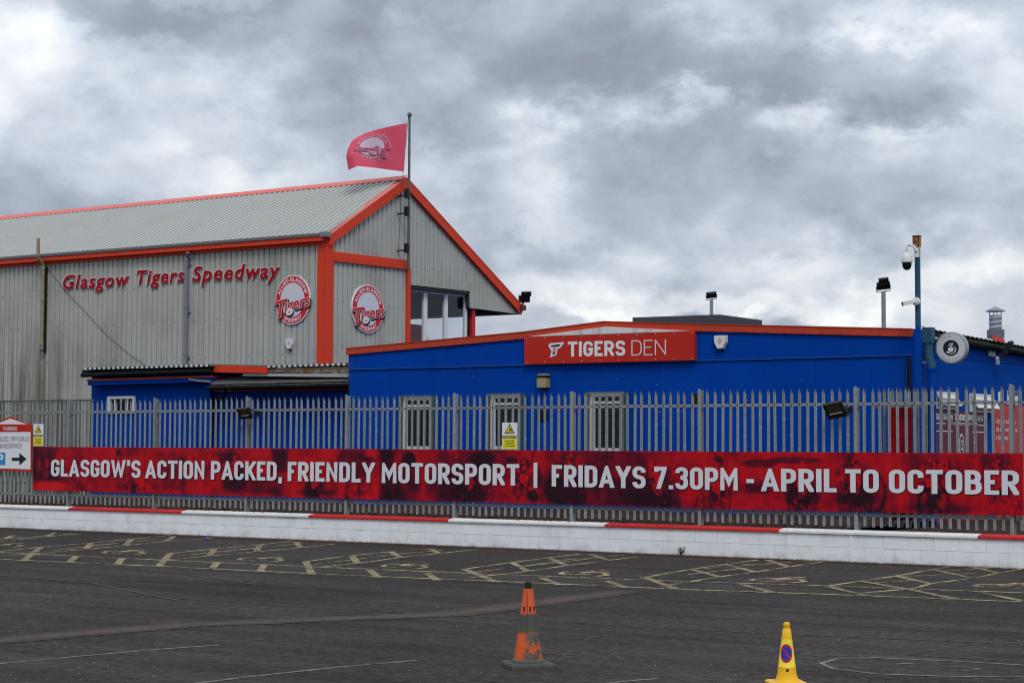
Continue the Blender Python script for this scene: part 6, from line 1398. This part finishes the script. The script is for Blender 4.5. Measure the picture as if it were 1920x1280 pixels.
def dring(ri, ro, m_, l_, n=36):
    V = []
    for k in range(n+1):
        t = 2*PI*k/n
        for q in (ri, ro): V.append(cyl(q*math.cos(t), q*1.18*math.sin(t), l_))
    g.add(V, [(2*k, 2*k+1, 2*k+3, 2*k+2) for k in range(n)], m_)
for (a_, b2) in ((0, .02), (.02, .04), (.04, .052)): dring(a_, b2, 1, .0003)
dring(.050, .064, 0, .0008)
for k in range(8):
    t0, t1 = -1+k/4, -1+(k+1)/4; P_ = [(-.042*-t0*-1, 0)]
    q0 = np.array((t0*.041, -t0*.048)); q1 = np.array((t1*.041, -t1*.048)); nv = np.array((.76, .65))*.0065
    g.add([cyl(*(q0-nv), .0014), cyl(*(q1-nv), .0014), cyl(*(q1+nv), .0014), cyl(*(q0+nv), .0014)], [(0, 1, 2, 3)], 0)
part('no_waiting_symbol', g, [m_bright, mat('symbol_blue', (.01, .04, .35), .4)], yc)
g = MB(); q = cyl(.012, -.135, .001); g.lathe([(.012, 0), (.012, .003)], q, 12, ax=(math.sin(YAW), -math.cos(YAW), .1)); part('eyelet', g, m_black, yc)

# ---------------------------------------------------------------- weed and litter
wp = WAL.w(*WAL.uv(1278, 1040), .02); wp[2] = .0
weed = thing('weed', 'small green weed growing at the foot of the white wall', 'weed', wp)
g = MB(); g2 = MB()
for k in range(9):
    a = random.uniform(-1.4, 1.4); h = random.uniform(.07, .15); top_ = wp+np.array((math.sin(a)*h*.7, -abs(math.cos(a*2))*h*.4, h)); g.tube([wp, (wp+top_)/2+np.array((0, -.01, .012)), top_], .002, 4)
    for j in range(4):
        f_ = .4+.2*j; c = wp*(1-f_)+top_*f_; d = u3((random.uniform(-1, 1), random.uniform(-1, .2), random.uniform(.0, .7))); L_ = random.uniform(.04, .07); n_ = u3(np.cross(d, (.3, .5, .8)))*L_*.36
        g2.add([c, c+d*L_*.5+n_, c+d*L_, c+d*L_*.5-n_], [(0, 1, 2, 3)])
part('stem', g, mat('weed_stem', (.09, .11, .04), .7), weed); part('leaves', g2, mat('weed_leaf', (.12, .21, .045), .6, 0, .2, 20), weed, kind='stuff')
lp = gnd(389, 1012.5); g = MB(); g.tube([lp+(-.06, 0, .022), lp+(-.03, .01, .03), lp+(.03, -.01, .02), lp+(.06, .0, .025)], [.012, .03, .026, .008], 9); lit = thing('litter', 'crumpled blue and white wrapper on the tarmac near the wall', 'litter', lp)
part('wrapper', g, mat('blue_wrapper', (.03, .04, .38), .3), lit, True); g = MB(); g.tube([lp+(.0, -.012, .03), lp+(.025, -.02, .034)], [.012, .016], 7); part('white_patch', g, m_whitepl, lit)
